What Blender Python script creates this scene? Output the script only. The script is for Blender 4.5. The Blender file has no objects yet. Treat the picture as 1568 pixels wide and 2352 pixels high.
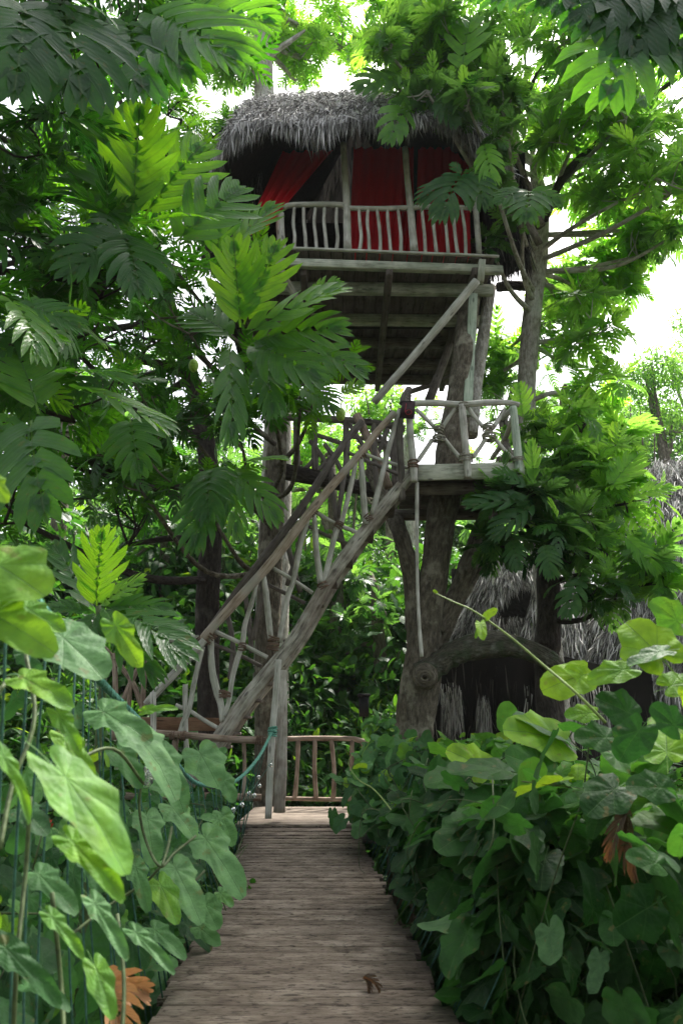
import bpy, math, random
import numpy as np
from mathutils import Vector, Matrix

random.seed(7)
RNG = np.random.default_rng(11)
R = math.radians
sc = bpy.context.scene
COL = sc.collection

# ------------------------------------------------------------------ camera frame
F = 1699.0
PITCH = R(16.5)
CAM = np.array([0.0, 0.0, 1.05])
FW = np.array([0.0, math.cos(PITCH), math.sin(PITCH)])
UP = np.array([0.0, -math.sin(PITCH), math.cos(PITCH)])


def ray(x, y):
    return np.array([1.0, 0, 0]) * (x - 784) / F + UP * (1176 - y) / F + FW


def at(x, y, Y):
    d = ray(x, y)
    return CAM + d * (Y / d[1])


def atz(x, y, z):
    d = ray(x, y)
    return CAM + d * ((z - CAM[2]) / d[2])


def pxs(p):
    """metres per picture unit at p"""
    return float(np.dot(np.asarray(p) - CAM, FW)) / F


def norm(v):
    v = np.asarray(v, float)
    n = np.linalg.norm(v, axis=-1, keepdims=True)
    return v / np.maximum(n, 1e-9)


# ------------------------------------------------------------------ object helpers
def empty(name, loc, label=None, cat=None, group=None):
    o = bpy.data.objects.new(name, None)
    o.empty_display_size = 0.2
    COL.objects.link(o)
    o.location = tuple(float(c) for c in loc)
    if label:
        tag(o, label, cat, group)
    return o


def tag(o, label=None, cat=None, group=None, kind=None):
    if label:
        o["label"] = label
    if cat:
        o["category"] = cat
    if group:
        o["group"] = group
    if kind:
        o["kind"] = kind
    return o


def root_loc(o):
    p = np.zeros(3)
    while o is not None:
        p = p + np.array(o.location)
        o = o.parent
    return p


def np_mesh(name, V, T, mat, parent=None, attrs=None, smooth=True):
    """triangle mesh straight from arrays; V in world space"""
    V = np.asarray(V, np.float32)
    T = np.asarray(T, np.int32)
    if parent is not None:
        V = V - root_loc(parent).astype(np.float32)
    me = bpy.data.meshes.new(name)
    me.vertices.add(len(V))
    me.vertices.foreach_set("co", V.ravel())
    k = T.shape[1]
    me.loops.add(T.size)
    me.loops.foreach_set("vertex_index", T.ravel())
    me.polygons.add(len(T))
    me.polygons.foreach_set("loop_start", np.arange(0, T.size, k, dtype=np.int32))
    me.polygons.foreach_set("loop_total", np.full(len(T), k, np.int32))
    if smooth:
        me.polygons.foreach_set("use_smooth", np.ones(len(T), bool))
    for an, (ty, arr) in (attrs or {}).items():
        a = me.attributes.new(an, ty, "POINT")
        a.data.foreach_set("vector" if ty == "FLOAT_VECTOR" else "value", np.asarray(arr, np.float32).ravel())
    me.update(calc_edges=True)
    me.validate()
    if mat:
        me.materials.append(mat)
    o = bpy.data.objects.new(name, me)
    COL.objects.link(o)
    if parent is not None:
        o.parent = parent
    return o


def catmull(P, n):
    P = [np.asarray(p, float) for p in P]
    if len(P) == 2:
        return np.array([P[0] + (P[1] - P[0]) * t for t in np.linspace(0, 1, n + 1)])
    Q = [2 * P[0] - P[1]] + P + [2 * P[-1] - P[-2]]
    out = []
    for i in range(1, len(Q) - 2):
        for t in np.linspace(0, 1, n, endpoint=False):
            a, b, c, d = Q[i - 1], Q[i], Q[i + 1], Q[i + 2]
            out.append(0.5 * (2 * b + (c - a) * t + (2 * a - 5 * b + 4 * c - d) * t * t + (3 * b - a - 3 * c + d) * t ** 3))
    out.append(P[-1])
    return np.array(out)


class MB:
    """collects tubes, boxes and blobs (quads) into one mesh with pole-local texture coordinates"""

    def __init__(self):
        self.V, self.Q, self.TC, self.n = [], [], [], 0

    def _add(self, V, Q, TC):
        self.V.append(np.asarray(V, float))
        self.Q.append(np.asarray(Q, int) + self.n)
        self.TC.append(np.asarray(TC, float))
        self.n += len(V)

    def tube(self, pts, rad, sides=10, seg=6, knobs=0.0, flat=1.0, lump=0.0):
        """pts: control points; rad: scalar or per-control-point radius"""
        pts = [np.asarray(p, float) for p in pts]
        if np.isscalar(rad):
            rad = [rad] * len(pts)
        C = catmull(pts, seg)
        rr = catmull([np.array([r, 0, 0]) for r in rad], seg)[:, 0]
        m = len(C)
        off = RNG.uniform(0, 50, 3)
        if knobs:
            rr = rr * (1 + knobs * np.interp(np.arange(m), np.arange(0, m + 3, 2)[: m // 2 + 2], RNG.uniform(-1, 1, m // 2 + 2)))
        T = np.gradient(C, axis=0)
        T = norm(T)
        ref = np.array([0, 0, 1.0]) if abs(T[0][2]) < 0.9 else np.array([1.0, 0, 0])
        Nn = norm(np.cross(T[0], ref))
        L = 0.0
        V, TC = [], []
        ang = np.linspace(0, 2 * math.pi, sides, endpoint=False)
        ph = RNG.uniform(0, 6, 4)
        for i in range(m):
            Nn = norm(Nn - T[i] * np.dot(Nn, T[i]))
            B = np.cross(T[i], Nn)
            if i:
                L += np.linalg.norm(C[i] - C[i - 1])
            rl = rr[i] * (1 + lump * (np.sin(2 * ang + ph[0] + L * 1.3) * 0.5 + np.sin(3 * ang + ph[1] - L * 2.1) * 0.35 + np.sin(5 * ang + ph[2] + L * 3) * 0.15))
            V.append(C[i] + np.outer(np.cos(ang) * rl, Nn) + np.outer(np.sin(ang) * rl * flat, B))
            TC.append(np.stack([np.cos(ang) * rr[i], np.sin(ang) * rr[i], np.full(sides, L)], 1) + off)
        V = np.concatenate(V)
        TC = np.concatenate(TC)
        idx = np.arange(m * sides).reshape(m, sides)
        a = idx[:-1]
        b = idx[1:]
        Q = np.stack([a, np.roll(a, -1, 1), np.roll(b, -1, 1), b], -1).reshape(-1, 4)
        # caps
        base = len(V)
        V = np.vstack([V, C[0], C[-1]])
        TC = np.vstack([TC, [[off[0], off[1], off[2] - 0.01]], [[off[0], off[1], off[2] + L + 0.01]]])
        c0 = [[base, idx[0][(j + 1) % sides], idx[0][j], idx[0][j]] for j in range(0)]
        for j in range(0, sides, 2):
            Q = np.vstack([Q, [base, idx[0][(j + 2) % sides], idx[0][(j + 1) % sides], idx[0][j]],
                           [base + 1, idx[-1][j], idx[-1][(j + 1) % sides], idx[-1][(j + 2) % sides]]])
        self._add(V, Q, TC)
        return self

    def box(self, a, b, w, h, up=(0, 0, 1), bev=0.006, jitter=0.0):
        """beam from a to b, width w (side), height h (along up), worn bevelled edges"""
        a = np.asarray(a, float)
        b = np.asarray(b, float)
        t = norm(b - a)
        u = np.asarray(up, float)
        u = norm(u - t * np.dot(u, t))
        s = np.cross(t, u)
        L = np.linalg.norm(b - a)
        off = RNG.uniform(0, 50, 3)
        prof = []
        hw, hh = w / 2, h / 2
        bv = min(bev, hw * 0.5, hh * 0.5)
        prof = [(-hw + bv, -hh), (hw - bv, -hh), (hw, -hh + bv), (hw, hh - bv), (hw - bv, hh), (-hw + bv, hh), (-hw, hh - bv), (-hw, -hh + bv)]
        ns = max(2, min(12, int(L / 0.35) + 2))
        V, TC = [], []
        for k in range(ns):
            f = k / (ns - 1)
            c = a + (b - a) * f
            sh = 1 - (bv * 0.6 / max(hw, hh) if k in (0, ns - 1) else 0)
            j = RNG.normal(0, jitter, 2) if jitter else (0, 0)
            for (x, y) in prof:
                V.append(c + s * (x * sh + j[0]) + u * (y * sh + j[1]))
                TC.append([x + off[0], y + off[1], f * L + off[2]])
        Q = []
        for k in range(ns - 1):
            for i in range(8):
                j2 = (i + 1) % 8
                Q.append([k * 8 + i, (k + 1) * 8 + i, (k + 1) * 8 + j2, k * 8 + j2])
        e = (ns - 1) * 8
        Q += [[0, 1, 2, 7], [7, 2, 3, 6], [6, 3, 4, 5]]
        Q += [[e + 7, e + 2, e + 1, e], [e + 6, e + 3, e + 2, e + 7], [e + 5, e + 4, e + 3, e + 6]]
        self._add(V, Q, TC)
        return self

    def grid(self, G, tc=None):
        G = np.asarray(G, float)
        m, n, _ = G.shape
        V = G.reshape(-1, 3)
        idx = np.arange(m * n).reshape(m, n)
        Q = np.stack([idx[:-1, :-1], idx[:-1, 1:], idx[1:, 1:], idx[1:, :-1]], -1).reshape(-1, 4)
        self._add(V, Q, V if tc is None else tc)
        return self

    def ball(self, c, r, sq=(1, 1, 1), n=8, jit=0.0):
        c = np.asarray(c, float)
        G = []
        for i in range(n + 1):
            th = math.pi * i / n
            row = []
            for j in range(2 * n + 1):
                p = 2 * math.pi * (j % (2 * n)) / (2 * n)
                row.append(c + r * np.array([math.sin(th) * math.cos(p) * sq[0], math.sin(th) * math.sin(p) * sq[1], math.cos(th) * sq[2]]))
            G.append(row)
        return self.grid(np.array(G))

    def lash(self, c, axis, r, turns=5, w=0.012, h=0.09):
        """rope wound round a joint"""
        c = np.asarray(c, float)
        ax = norm(axis)
        ref = np.array([0, 0, 1.0]) if abs(ax[2]) < 0.9 else np.array([1.0, 0, 0])
        e1 = norm(np.cross(ax, ref))
        e2 = np.cross(ax, e1)
        for k in range(turns):
            o = (k / max(1, turns - 1) - 0.5) * h
            tl = RNG.uniform(-0.25, 0.25, 2)
            rr = r * RNG.uniform(0.96, 1.1)
            pts = []
            for q in range(9):
                a = 2 * math.pi * q / 8
                d = e1 * math.cos(a) + e2 * math.sin(a)
                pts.append(c + ax * (o + (tl[0] * math.cos(a) + tl[1] * math.sin(a)) * r) + d * rr)
            self.tube(pts, w / 2 * RNG.uniform(0.85, 1.15), sides=6, seg=2)
        return self

    def build(self, name, mat, parent=None, smooth=True):
        V = np.vstack(self.V)
        Q = np.vstack(self.Q)
        TC = np.vstack(self.TC)
        return np_mesh(name, V, Q, mat, parent, {"tc": ("FLOAT_VECTOR", TC)}, smooth)


# ------------------------------------------------------------------ materials
def mat_new(name):
    m = bpy.data.materials.new(name)
    m.use_nodes = True
    nt = m.node_tree
    nt.nodes.clear()
    out = nt.nodes.new("ShaderNodeOutputMaterial")
    return m, nt, out


def N(nt, typ, ins=None, **kw):
    n = nt.nodes.new(typ)
    for k, v in kw.items():
        setattr(n, k, v)
    for k, v in (ins or {}).items():
        if isinstance(v, bpy.types.NodeSocket):
            nt.links.new(v, n.inputs[k])
        else:
            n.inputs[k].default_value = v
    return n


def ramp(nt, fac, stops, interp="LINEAR"):
    n = nt.nodes.new("ShaderNodeValToRGB")
    n.color_ramp.interpolation = interp
    e = n.color_ramp.elements
    while len(e) < len(stops):
        e.new(0.5)
    for k, (p, c) in enumerate(stops):
        e[k].position = p
        e[k].color = (c[0], c[1], c[2], 1) if len(c) == 3 else c
    nt.links.new(fac, n.inputs[0])
    return n.outputs[0]


def math_(nt, op, a, b=None, c=None, clamp=False):
    n = nt.nodes.new("ShaderNodeMath")
    n.operation = op
    n.use_clamp = clamp
    for i, v in enumerate((a, b, c)):
        if v is None:
            continue
        if isinstance(v, bpy.types.NodeSocket):
            nt.links.new(v, n.inputs[i])
        else:
            n.inputs[i].default_value = v
    return n.outputs[0]


def mix(nt, fac, a, b, blend="MIX"):
    n = nt.nodes.new("ShaderNodeMix")
    n.data_type = "RGBA"
    n.blend_type = blend
    for i, v in ((0, fac), (6, a), (7, b)):
        if isinstance(v, bpy.types.NodeSocket):
            nt.links.new(v, n.inputs[i])
        else:
            n.inputs[i].default_value = v if i == 0 else (v[0], v[1], v[2], 1)
    return n.outputs[2]


def leaf_mat(name, stops, tstops, vein, rough=0.38, tfac=0.4, veins=26.0, bump=0.4, under=None, spec=0.5, radial=False):
    """colour by the leaf's own number, paler midrib and side veins, light passing through"""
    m, nt, out = mat_new(name)
    at_ = N(nt, "ShaderNodeAttribute", attribute_name="lc").outputs["Vector"]
    sp = N(nt, "ShaderNodeSeparateXYZ", {0: at_})
    lv = N(nt, "ShaderNodeAttribute", attribute_name="lv").outputs["Fac"]
    geo = N(nt, "ShaderNodeNewGeometry")
    ns = N(nt, "ShaderNodeTexNoise", {"Vector": geo.outputs["Position"], "Scale": 9.0, "Detail": 3.0})
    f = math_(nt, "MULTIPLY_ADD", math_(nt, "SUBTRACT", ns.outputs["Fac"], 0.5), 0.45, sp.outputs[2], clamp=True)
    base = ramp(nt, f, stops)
    tr = ramp(nt, f, tstops)
    ax = math_(nt, "ABSOLUTE", sp.outputs[0])
    mid = math_(nt, "SUBTRACT", 1.0, math_(nt, "DIVIDE", ax, 0.011), clamp=True)
    al = math_(nt, "ABSOLUTE", lv)
    side = math_(nt, "MULTIPLY", math_(nt, "SUBTRACT", 1.0, math_(nt, "DIVIDE", al, 0.14), clamp=True), 0.45)
    v = math_(nt, "MAXIMUM", mid, side)
    vcol = mix(nt, v, base, vein)
    if under is not None:
        vcol = mix(nt, math_(nt, "MULTIPLY", geo.outputs["Backfacing"], 0.7), vcol, under)
    # fine cross veins as relief
    wv = math_(nt, "SINE", math_(nt, "ADD", math_(nt, "MULTIPLY", sp.outputs[1], veins * 6.28), math_(nt, "MULTIPLY", ax, -veins * 5.0)))
    if radial:
        yy = math_(nt, "SUBTRACT", sp.outputs[1], 0.52)
        rr = math_(nt, "SQRT", math_(nt, "ADD", math_(nt, "MULTIPLY", ax, ax), math_(nt, "MULTIPLY", yy, yy)))
        nd = N(nt, "ShaderNodeTexNoise", {"Vector": at_, "Scale": 9.0, "Detail": 2.0})
        wv = math_(nt, "SINE", math_(nt, "ADD", math_(nt, "MULTIPLY_ADD", rr, 62.0, math_(nt, "MULTIPLY", nd.outputs["Fac"], 8.0)), math_(nt, "MULTIPLY", al, -5.0)))
        vein2 = math_(nt, "MULTIPLY", math_(nt, "GREATER_THAN", wv, 0.86), 0.14)
        vcol = mix(nt, vein2, vcol, vein)
        nb = N(nt, "ShaderNodeTexNoise", {"Vector": at_, "Scale": 3.5, "Detail": 5.0})
        vcol = mix(nt, 1.0, vcol, ramp(nt, nb.outputs["Fac"], [(0.35, (0.62, 0.66, 0.60)), (0.65, (1.15, 1.12, 1.0))]), "MULTIPLY")
    hgt = math_(nt, "ADD", math_(nt, "MULTIPLY", wv, 0.12 if radial else 0.3), math_(nt, "MULTIPLY", v, -1.2))
    n2 = N(nt, "ShaderNodeTexNoise", {"Vector": geo.outputs["Position"], "Scale": 60.0, "Detail": 2.0})
    hgt = math_(nt, "ADD", hgt, math_(nt, "MULTIPLY", n2.outputs["Fac"], 0.9))
    bp = N(nt, "ShaderNodeBump", {"Height": hgt, "Strength": bump, "Distance": 0.004})
    # small dry spots
    n3 = N(nt, "ShaderNodeTexNoise", {"Vector": geo.outputs["Position"], "Scale": 23.0, "Detail": 4.0})
    sm = ramp(nt, n3.outputs["Fac"], [(0.635, (0, 0, 0)), (0.67, (1, 1, 1))])
    vcol = mix(nt, math_(nt, "MULTIPLY", sm, 0.6), vcol, (0.16, 0.12, 0.04))
    rg = math_(nt, "MULTIPLY_ADD", n2.outputs["Fac"], 0.2, rough - 0.1)
    p = N(nt, "ShaderNodeBsdfPrincipled", {"Base Color": vcol, "Roughness": rg, "Normal": bp.outputs[0], "Specular IOR Level": spec})
    t = N(nt, "ShaderNodeBsdfTranslucent", {"Color": mix(nt, math_(nt, "MULTIPLY", v, 0.6), tr, (0.03, 0.08, 0.005)), "Normal": bp.outputs[0]})
    mx = N(nt, "ShaderNodeMixShader", {0: tfac, 1: p.outputs[0], 2: t.outputs[0]})
    nt.links.new(mx.outputs[0], out.inputs[0])
    return m


def wood_mat(name, c, grain=(45, 45, 3.0), rough=0.8, bump=0.5, stain=None, stain_amt=0.5, dist=0.006, cracks=True, crk=(2.2, 1.3), crt=0.30):
    m, nt, out = mat_new(name)
    tc = N(nt, "ShaderNodeAttribute", attribute_name="tc").outputs["Vector"]
    mp = N(nt, "ShaderNodeMapping", {"Vector": tc, "Scale": grain})
    n1 = N(nt, "ShaderNodeTexNoise", {"Vector": mp.outputs[0], "Scale": 1.0, "Detail": 6.0, "Roughness": 0.65})
    n2 = N(nt, "ShaderNodeTexNoise", {"Vector": tc, "Scale": 5.0, "Detail": 4.0})
    mp3 = N(nt, "ShaderNodeMapping", {"Vector": tc, "Scale": (grain[0] * crk[0], grain[1] * crk[0], grain[2] * crk[1])})
    n3 = N(nt, "ShaderNodeTexNoise", {"Vector": mp3.outputs[0], "Scale": 1.0, "Detail": 3.0})
    f = math_(nt, "MULTIPLY_ADD", math_(nt, "SUBTRACT", n2.outputs["Fac"], 0.5), 0.8, n1.outputs["Fac"])
    col = ramp(nt, f, [(0.25, c[0]), (0.5, c[1]), (0.75, c[2])])
    cr = ramp(nt, n3.outputs["Fac"], [(crt, (1, 1, 1)), (crt + 0.10, (0, 0, 0))])
    if cracks:
        col = mix(nt, math_(nt, "MULTIPLY", cr, 0.75), col, tuple(x * 0.25 for x in c[0]))
    mpk = N(nt, "ShaderNodeMapping", {"Vector": tc, "Scale": (9, 9, 3.4)})
    vk = N(nt, "ShaderNodeTexVoronoi", {"Vector": mpk.outputs[0], "Scale": 1.0})
    kn = ramp(nt, vk.outputs["Distance"], [(0.10, (1, 1, 1)), (0.19, (0, 0, 0))])
    col = mix(nt, math_(nt, "MULTIPLY", kn, 0.7), col, tuple(x * 0.35 for x in c[0]))
    if stain:
        n4 = N(nt, "ShaderNodeTexNoise", {"Vector": tc, "Scale": 2.2, "Detail": 5.0})
        sm = ramp(nt, n4.outputs["Fac"], [(0.48, (0, 0, 0)), (0.62, (1, 1, 1))])
        col = mix(nt, math_(nt, "MULTIPLY", sm, stain_amt), col, stain)
    h = math_(nt, "SUBTRACT", math_(nt, "ADD", n1.outputs["Fac"], math_(nt, "MULTIPLY", kn, 0.8)), math_(nt, "MULTIPLY", cr, 0.8))
    bp = N(nt, "ShaderNodeBump", {"Height": h, "Strength": bump, "Distance": dist})
    p = N(nt, "ShaderNodeBsdfPrincipled", {"Base Color": col, "Roughness": rough, "Normal": bp.outputs[0], "Specular IOR Level": 0.3})
    nt.links.new(p.outputs[0], out.inputs[0])
    return m


def bark_mat(name, c, patch, patch_lo=0.5, scale=1.0, moss=None):
    m, nt, out = mat_new(name)
    tc = N(nt, "ShaderNodeAttribute", attribute_name="tc").outputs["Vector"]
    mp = N(nt, "ShaderNodeMapping", {"Vector": tc, "Scale": (20 * scale, 20 * scale, 7 * scale)})
    n1 = N(nt, "ShaderNodeTexNoise", {"Vector": mp.outputs[0], "Scale": 1.0, "Detail": 8.0, "Roughness": 0.7})
    n2 = N(nt, "ShaderNodeTexNoise", {"Vector": tc, "Scale": 3.0 * scale, "Detail": 6.0, "Roughness": 0.6})
    col = ramp(nt, n1.outputs["Fac"], [(0.32, c[0]), (0.52, c[1]), (0.7, c[2])])
    pm = ramp(nt, n2.outputs["Fac"], [(patch_lo, (0, 0, 0)), (patch_lo + 0.1, (1, 1, 1))])
    col = mix(nt, math_(nt, "MULTIPLY", pm, 0.6), col, patch)
    if moss:
        n4 = N(nt, "ShaderNodeTexNoise", {"Vector": tc, "Scale": 5.5, "Detail": 5.0})
        mm = ramp(nt, n4.outputs["Fac"], [(0.5, (0, 0, 0)), (0.6, (1, 1, 1))])
        col = mix(nt, math_(nt, "MULTIPLY", mm, 0.7), col, moss)
    wv = N(nt, "ShaderNodeTexVoronoi", {"Vector": mp.outputs[0], "Scale": 1.6})
    col = mix(nt, math_(nt, "MULTIPLY", ramp(nt, wv.outputs["Distance"], [(0.0, (1, 1, 1)), (0.35, (0, 0, 0))]), 0.35), col, c[0])
    h = math_(nt, "ADD", n1.outputs["Fac"], math_(nt, "MULTIPLY", wv.outputs["Distance"], 0.5))
    bp = N(nt, "ShaderNodeBump", {"Height": h, "Strength": 1.0, "Distance": 0.05})
    p = N(nt, "ShaderNodeBsdfPrincipled", {"Base Color": col, "Roughness": 0.9, "Normal": bp.outputs[0], "Specular IOR Level": 0.2})
    nt.links.new(p.outputs[0], out.inputs[0])
    return m


def thatch_mat(name, stops):
    m, nt, out = mat_new(name)
    at_ = N(nt, "ShaderNodeAttribute", attribute_name="lc").outputs["Vector"]
    sp = N(nt, "ShaderNodeSeparateXYZ", {0: at_})
    geo = N(nt, "ShaderNodeNewGeometry")
    n = N(nt, "ShaderNodeTexNoise", {"Vector": geo.outputs["Position"], "Scale": 1.6, "Detail": 4.0})
    f = math_(nt, "MULTIPLY_ADD", math_(nt, "SUBTRACT", n.outputs["Fac"], 0.5), 0.6, sp.outputs[2], clamp=True)
    col = ramp(nt, f, stops)
    p = N(nt, "ShaderNodeBsdfPrincipled", {"Base Color": col, "Roughness": 0.85, "Specular IOR Level": 0.25})
    t = N(nt, "ShaderNodeBsdfTranslucent", {"Color": col})
    mx = N(nt, "ShaderNodeMixShader", {0: 0.12, 1: p.outputs[0], 2: t.outputs[0]})
    nt.links.new(mx.outputs[0], out.inputs[0])
    return m


def plain_mat(name, col, rough=0.7, noise=8.0, var=0.35, spec=0.3, bump=0.2):
    m, nt, out = mat_new(name)
    geo = N(nt, "ShaderNodeNewGeometry")
    n = N(nt, "ShaderNodeTexNoise", {"Vector": geo.outputs["Position"], "Scale": noise, "Detail": 6.0})
    c = ramp(nt, n.outputs["Fac"], [(0.3, tuple(x * (1 - var) for x in col)), (0.7, tuple(min(1, x * (1 + var)) for x in col))])
    bp = N(nt, "ShaderNodeBump", {"Height": n.outputs["Fac"], "Strength": bump, "Distance": 0.02})
    p = N(nt, "ShaderNodeBsdfPrincipled", {"Base Color": c, "Roughness": rough, "Normal": bp.outputs[0], "Specular IOR Level": spec})
    nt.links.new(p.outputs[0], out.inputs[0])
    return m


M = {}
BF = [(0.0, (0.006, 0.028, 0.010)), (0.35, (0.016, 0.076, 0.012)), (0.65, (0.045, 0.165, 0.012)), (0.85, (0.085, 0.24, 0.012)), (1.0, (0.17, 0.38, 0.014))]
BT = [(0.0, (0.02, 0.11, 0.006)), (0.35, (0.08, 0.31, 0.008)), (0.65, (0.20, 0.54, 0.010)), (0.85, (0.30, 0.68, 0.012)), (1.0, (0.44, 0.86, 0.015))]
M["breadfruit"] = leaf_mat("breadfruit_leaf", BF, BT, (0.20, 0.32, 0.08), rough=0.34, tfac=0.5, spec=0.32, under=(0.06, 0.14, 0.05))
M["veiled"] = leaf_mat("veiled_leaf", [(a, tuple(x * 1.6 for x in c)) for a, c in BF], [(a, tuple(min(0.9, x * 1.05) + 0.16 * (b > 0.3) * d for x, d in zip(c, (0.6, 0.35, 0.35)))) for (a, c), b in zip(BT, (0, 0.35, 0.65, 0.85, 1))], (0.16, 0.27, 0.08), rough=0.38, tfac=0.55, bump=0.1, spec=0.35)  # breadfruit leaf colours lightened and bleached, a bright veil put into the colour
VF = [(0.0, (0.010, 0.045, 0.012)), (0.4, (0.034, 0.12, 0.020)), (0.75, (0.085, 0.23, 0.028)), (1.0, (0.24, 0.44, 0.02))]
VT = [(0.0, (0.04, 0.18, 0.02)), (0.4, (0.10, 0.34, 0.03)), (0.75, (0.20, 0.5, 0.03)), (1.0, (0.55, 0.80, 0.03))]
M["vine"] = leaf_mat("vine_leaf", VF, VT, (0.10, 0.22, 0.06), rough=0.55, tfac=0.30, bump=0.4, veins=0.0, spec=0.2, radial=True, under=(0.10, 0.20, 0.09))
PF = [(0.0, (0.015, 0.06, 0.02)), (0.3, (0.05, 0.15, 0.05)), (0.6, (0.16, 0.33, 0.14)), (0.8, (0.12, 0.30, 0.04)), (1.0, (0.24, 0.44, 0.03))]
PT = [(0.0, (0.08, 0.28, 0.05)), (0.6, (0.16, 0.42, 0.06)), (0.8, (0.30, 0.62, 0.02)), (1.0, (0.5, 0.8, 0.03))]
M["pale_vine"] = leaf_mat("pale_vine_leaf", PF, PT, (0.12, 0.26, 0.10), rough=0.6, tfac=0.4, bump=0.4, veins=0.0, spec=0.3, radial=True, under=(0.13, 0.26, 0.11))
SF = [(0.0, (0.006, 0.022, 0.008)), (0.4, (0.015, 0.06, 0.015)), (0.8, (0.04, 0.14, 0.025)), (1.0, (0.10, 0.25, 0.03))]
M["shrub"] = leaf_mat("shrub_leaf", SF, VT, (0.08, 0.16, 0.05), rough=0.5, tfac=0.3, bump=0.1, veins=5, spec=0.2)
M["dry"] = leaf_mat("dry_leaf", [(0, (0.05, 0.04, 0.025)), (0.3, (0.20, 0.10, 0.05)), (1, (0.45, 0.24, 0.11))], [(0, (0.4, 0.16, 0.05)), (1, (0.6, 0.3, 0.1))], (0.5, 0.3, 0.15), rough=0.8, tfac=0.25)
M["weathered"] = wood_mat("weathered_pole", [(0.25, 0.24, 0.19), (0.50, 0.49, 0.42), (0.68, 0.67, 0.60)], stain=(0.32, 0.35, 0.26), stain_amt=0.4)
M["bare"] = wood_mat("worn_handrail", [(0.24, 0.18, 0.12), (0.46, 0.37, 0.28), (0.60, 0.52, 0.42)], stain=(0.45, 0.43, 0.36), stain_amt=0.7)
M["log"] = wood_mat("old_log", [(0.16, 0.14, 0.11), (0.42, 0.40, 0.33), (0.62, 0.60, 0.52)], grain=(26, 26, 4), stain=(0.16, 0.11, 0.08), stain_amt=0.45, dist=0.012, bump=0.8)
M["darkpole"] = wood_mat("shaded_pole", [(0.07, 0.055, 0.045), (0.15, 0.13, 0.11), (0.24, 0.21, 0.18)])  # darker pole wood, carries the shade of the far-side poles in its colour
M["brownpole"] = wood_mat("brown_pole", [(0.15, 0.10, 0.07), (0.32, 0.24, 0.18), (0.46, 0.38, 0.30)])
M["plank"] = wood_mat("grey_board", [(0.20, 0.21, 0.15), (0.44, 0.45, 0.35), (0.60, 0.61, 0.49)], grain=(30, 30, 3), stain=(0.20, 0.25, 0.17), stain_amt=0.5)
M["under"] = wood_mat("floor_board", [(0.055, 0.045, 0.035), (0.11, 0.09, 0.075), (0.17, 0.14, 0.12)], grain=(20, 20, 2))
M["greenpaint"] = wood_mat("green_post_paint", [(0.24, 0.30, 0.22), (0.42, 0.50, 0.38), (0.54, 0.60, 0.48)])
M["deck"] = wood_mat("trodden_deck", [(0.075, 0.055, 0.040), (0.24, 0.190, 0.145), (0.40, 0.335, 0.27)], grain=(115, 115, 7.0), bump=1.0, dist=0.012, stain=(0.12, 0.09, 0.07), stain_amt=0.4, rough=0.85, crk=(0.62, 3.2), crt=0.34)
M["platform"] = wood_mat("platform_board", [(0.09, 0.065, 0.05), (0.19, 0.15, 0.115), (0.28, 0.23, 0.185)], grain=(40, 40, 2.4))
M["lash"] = plain_mat("brown_lashing", (0.17, 0.11, 0.075), 0.9, 60)
M["greylash"] = plain_mat("grey_lashing", (0.26, 0.25, 0.19), 0.9, 60)
M["bark"] = bark_mat("grey_bark", [(0.05, 0.043, 0.03), (0.15, 0.13, 0.095), (0.28, 0.25, 0.19)], (0.40, 0.38, 0.29), 0.54)
M["palebark"] = bark_mat("pale_bark", [(0.18, 0.17, 0.13), (0.42, 0.40, 0.34), (0.60, 0.58, 0.52)], (0.70, 0.69, 0.63), 0.5)
M["darkbark"] = bark_mat("dark_bark", [(0.02, 0.017, 0.014), (0.055, 0.045, 0.038), (0.10, 0.085, 0.07)], (0.15, 0.14, 0.12), 0.6)
M["mossbark"] = bark_mat("mossy_bark", [(0.03, 0.028, 0.02), (0.09, 0.085, 0.06), (0.17, 0.16, 0.12)], (0.24, 0.25, 0.21), 0.56, moss=(0.05, 0.075, 0.035))
M["thatch"] = thatch_mat("grey_thatch", [(0.0, (0.035, 0.032, 0.028)), (0.3, (0.20, 0.195, 0.18)), (0.55, (0.52, 0.51, 0.49)), (1.0, (0.85, 0.84, 0.82))])
M["shadedark"] = plain_mat("dark_shade", (0.018, 0.015, 0.013), 0.95, 14, 0.5, bump=0.8)  # near-black for walls and ceiling, interior shade put into the colour
M["darkthatch"] = thatch_mat("dark_thatch", [(0.0, (0.012, 0.010, 0.009)), (0.5, (0.06, 0.052, 0.045)), (1.0, (0.26, 0.24, 0.21))])
M["soil"] = plain_mat("leaf_litter", (0.035, 0.028, 0.018), 0.95, 3.0, 0.6, bump=0.6)
M["sign"] = plain_mat("sign_board", (0.045, 0.024, 0.026), 0.6, 30, 0.3)
M["signred"] = plain_mat("sign_red_paint", (0.55, 0.05, 0.07), 0.6, 40, 0.2)
M["rope"] = plain_mat("green_cord", (0.12, 0.33, 0.24), 0.7, 70, 0.35, bump=0.5)
M["net"] = plain_mat("dark_green_cord", (0.045, 0.13, 0.09), 0.7, 50, 0.4)
M["stem"] = plain_mat("vine_stem", (0.07, 0.10, 0.035), 0.6, 30, 0.4)
M["palestem"] = plain_mat("young_stem", (0.24, 0.33, 0.09), 0.5, 30, 0.3)
M["lamp"] = plain_mat("black_metal", (0.012, 0.012, 0.012), 0.5, 20, 0.2)
M["fruit"] = plain_mat("breadfruit_skin", (0.26, 0.42, 0.05), 0.5, 60, 0.3, bump=0.6)
M["red"] = plain_mat("red_petal", (0.55, 0.015, 0.02), 0.5, 30, 0.3)
M["brownboard"] = wood_mat("brown_board", [(0.12, 0.06, 0.035), (0.22, 0.12, 0.07), (0.30, 0.18, 0.11)])


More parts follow.
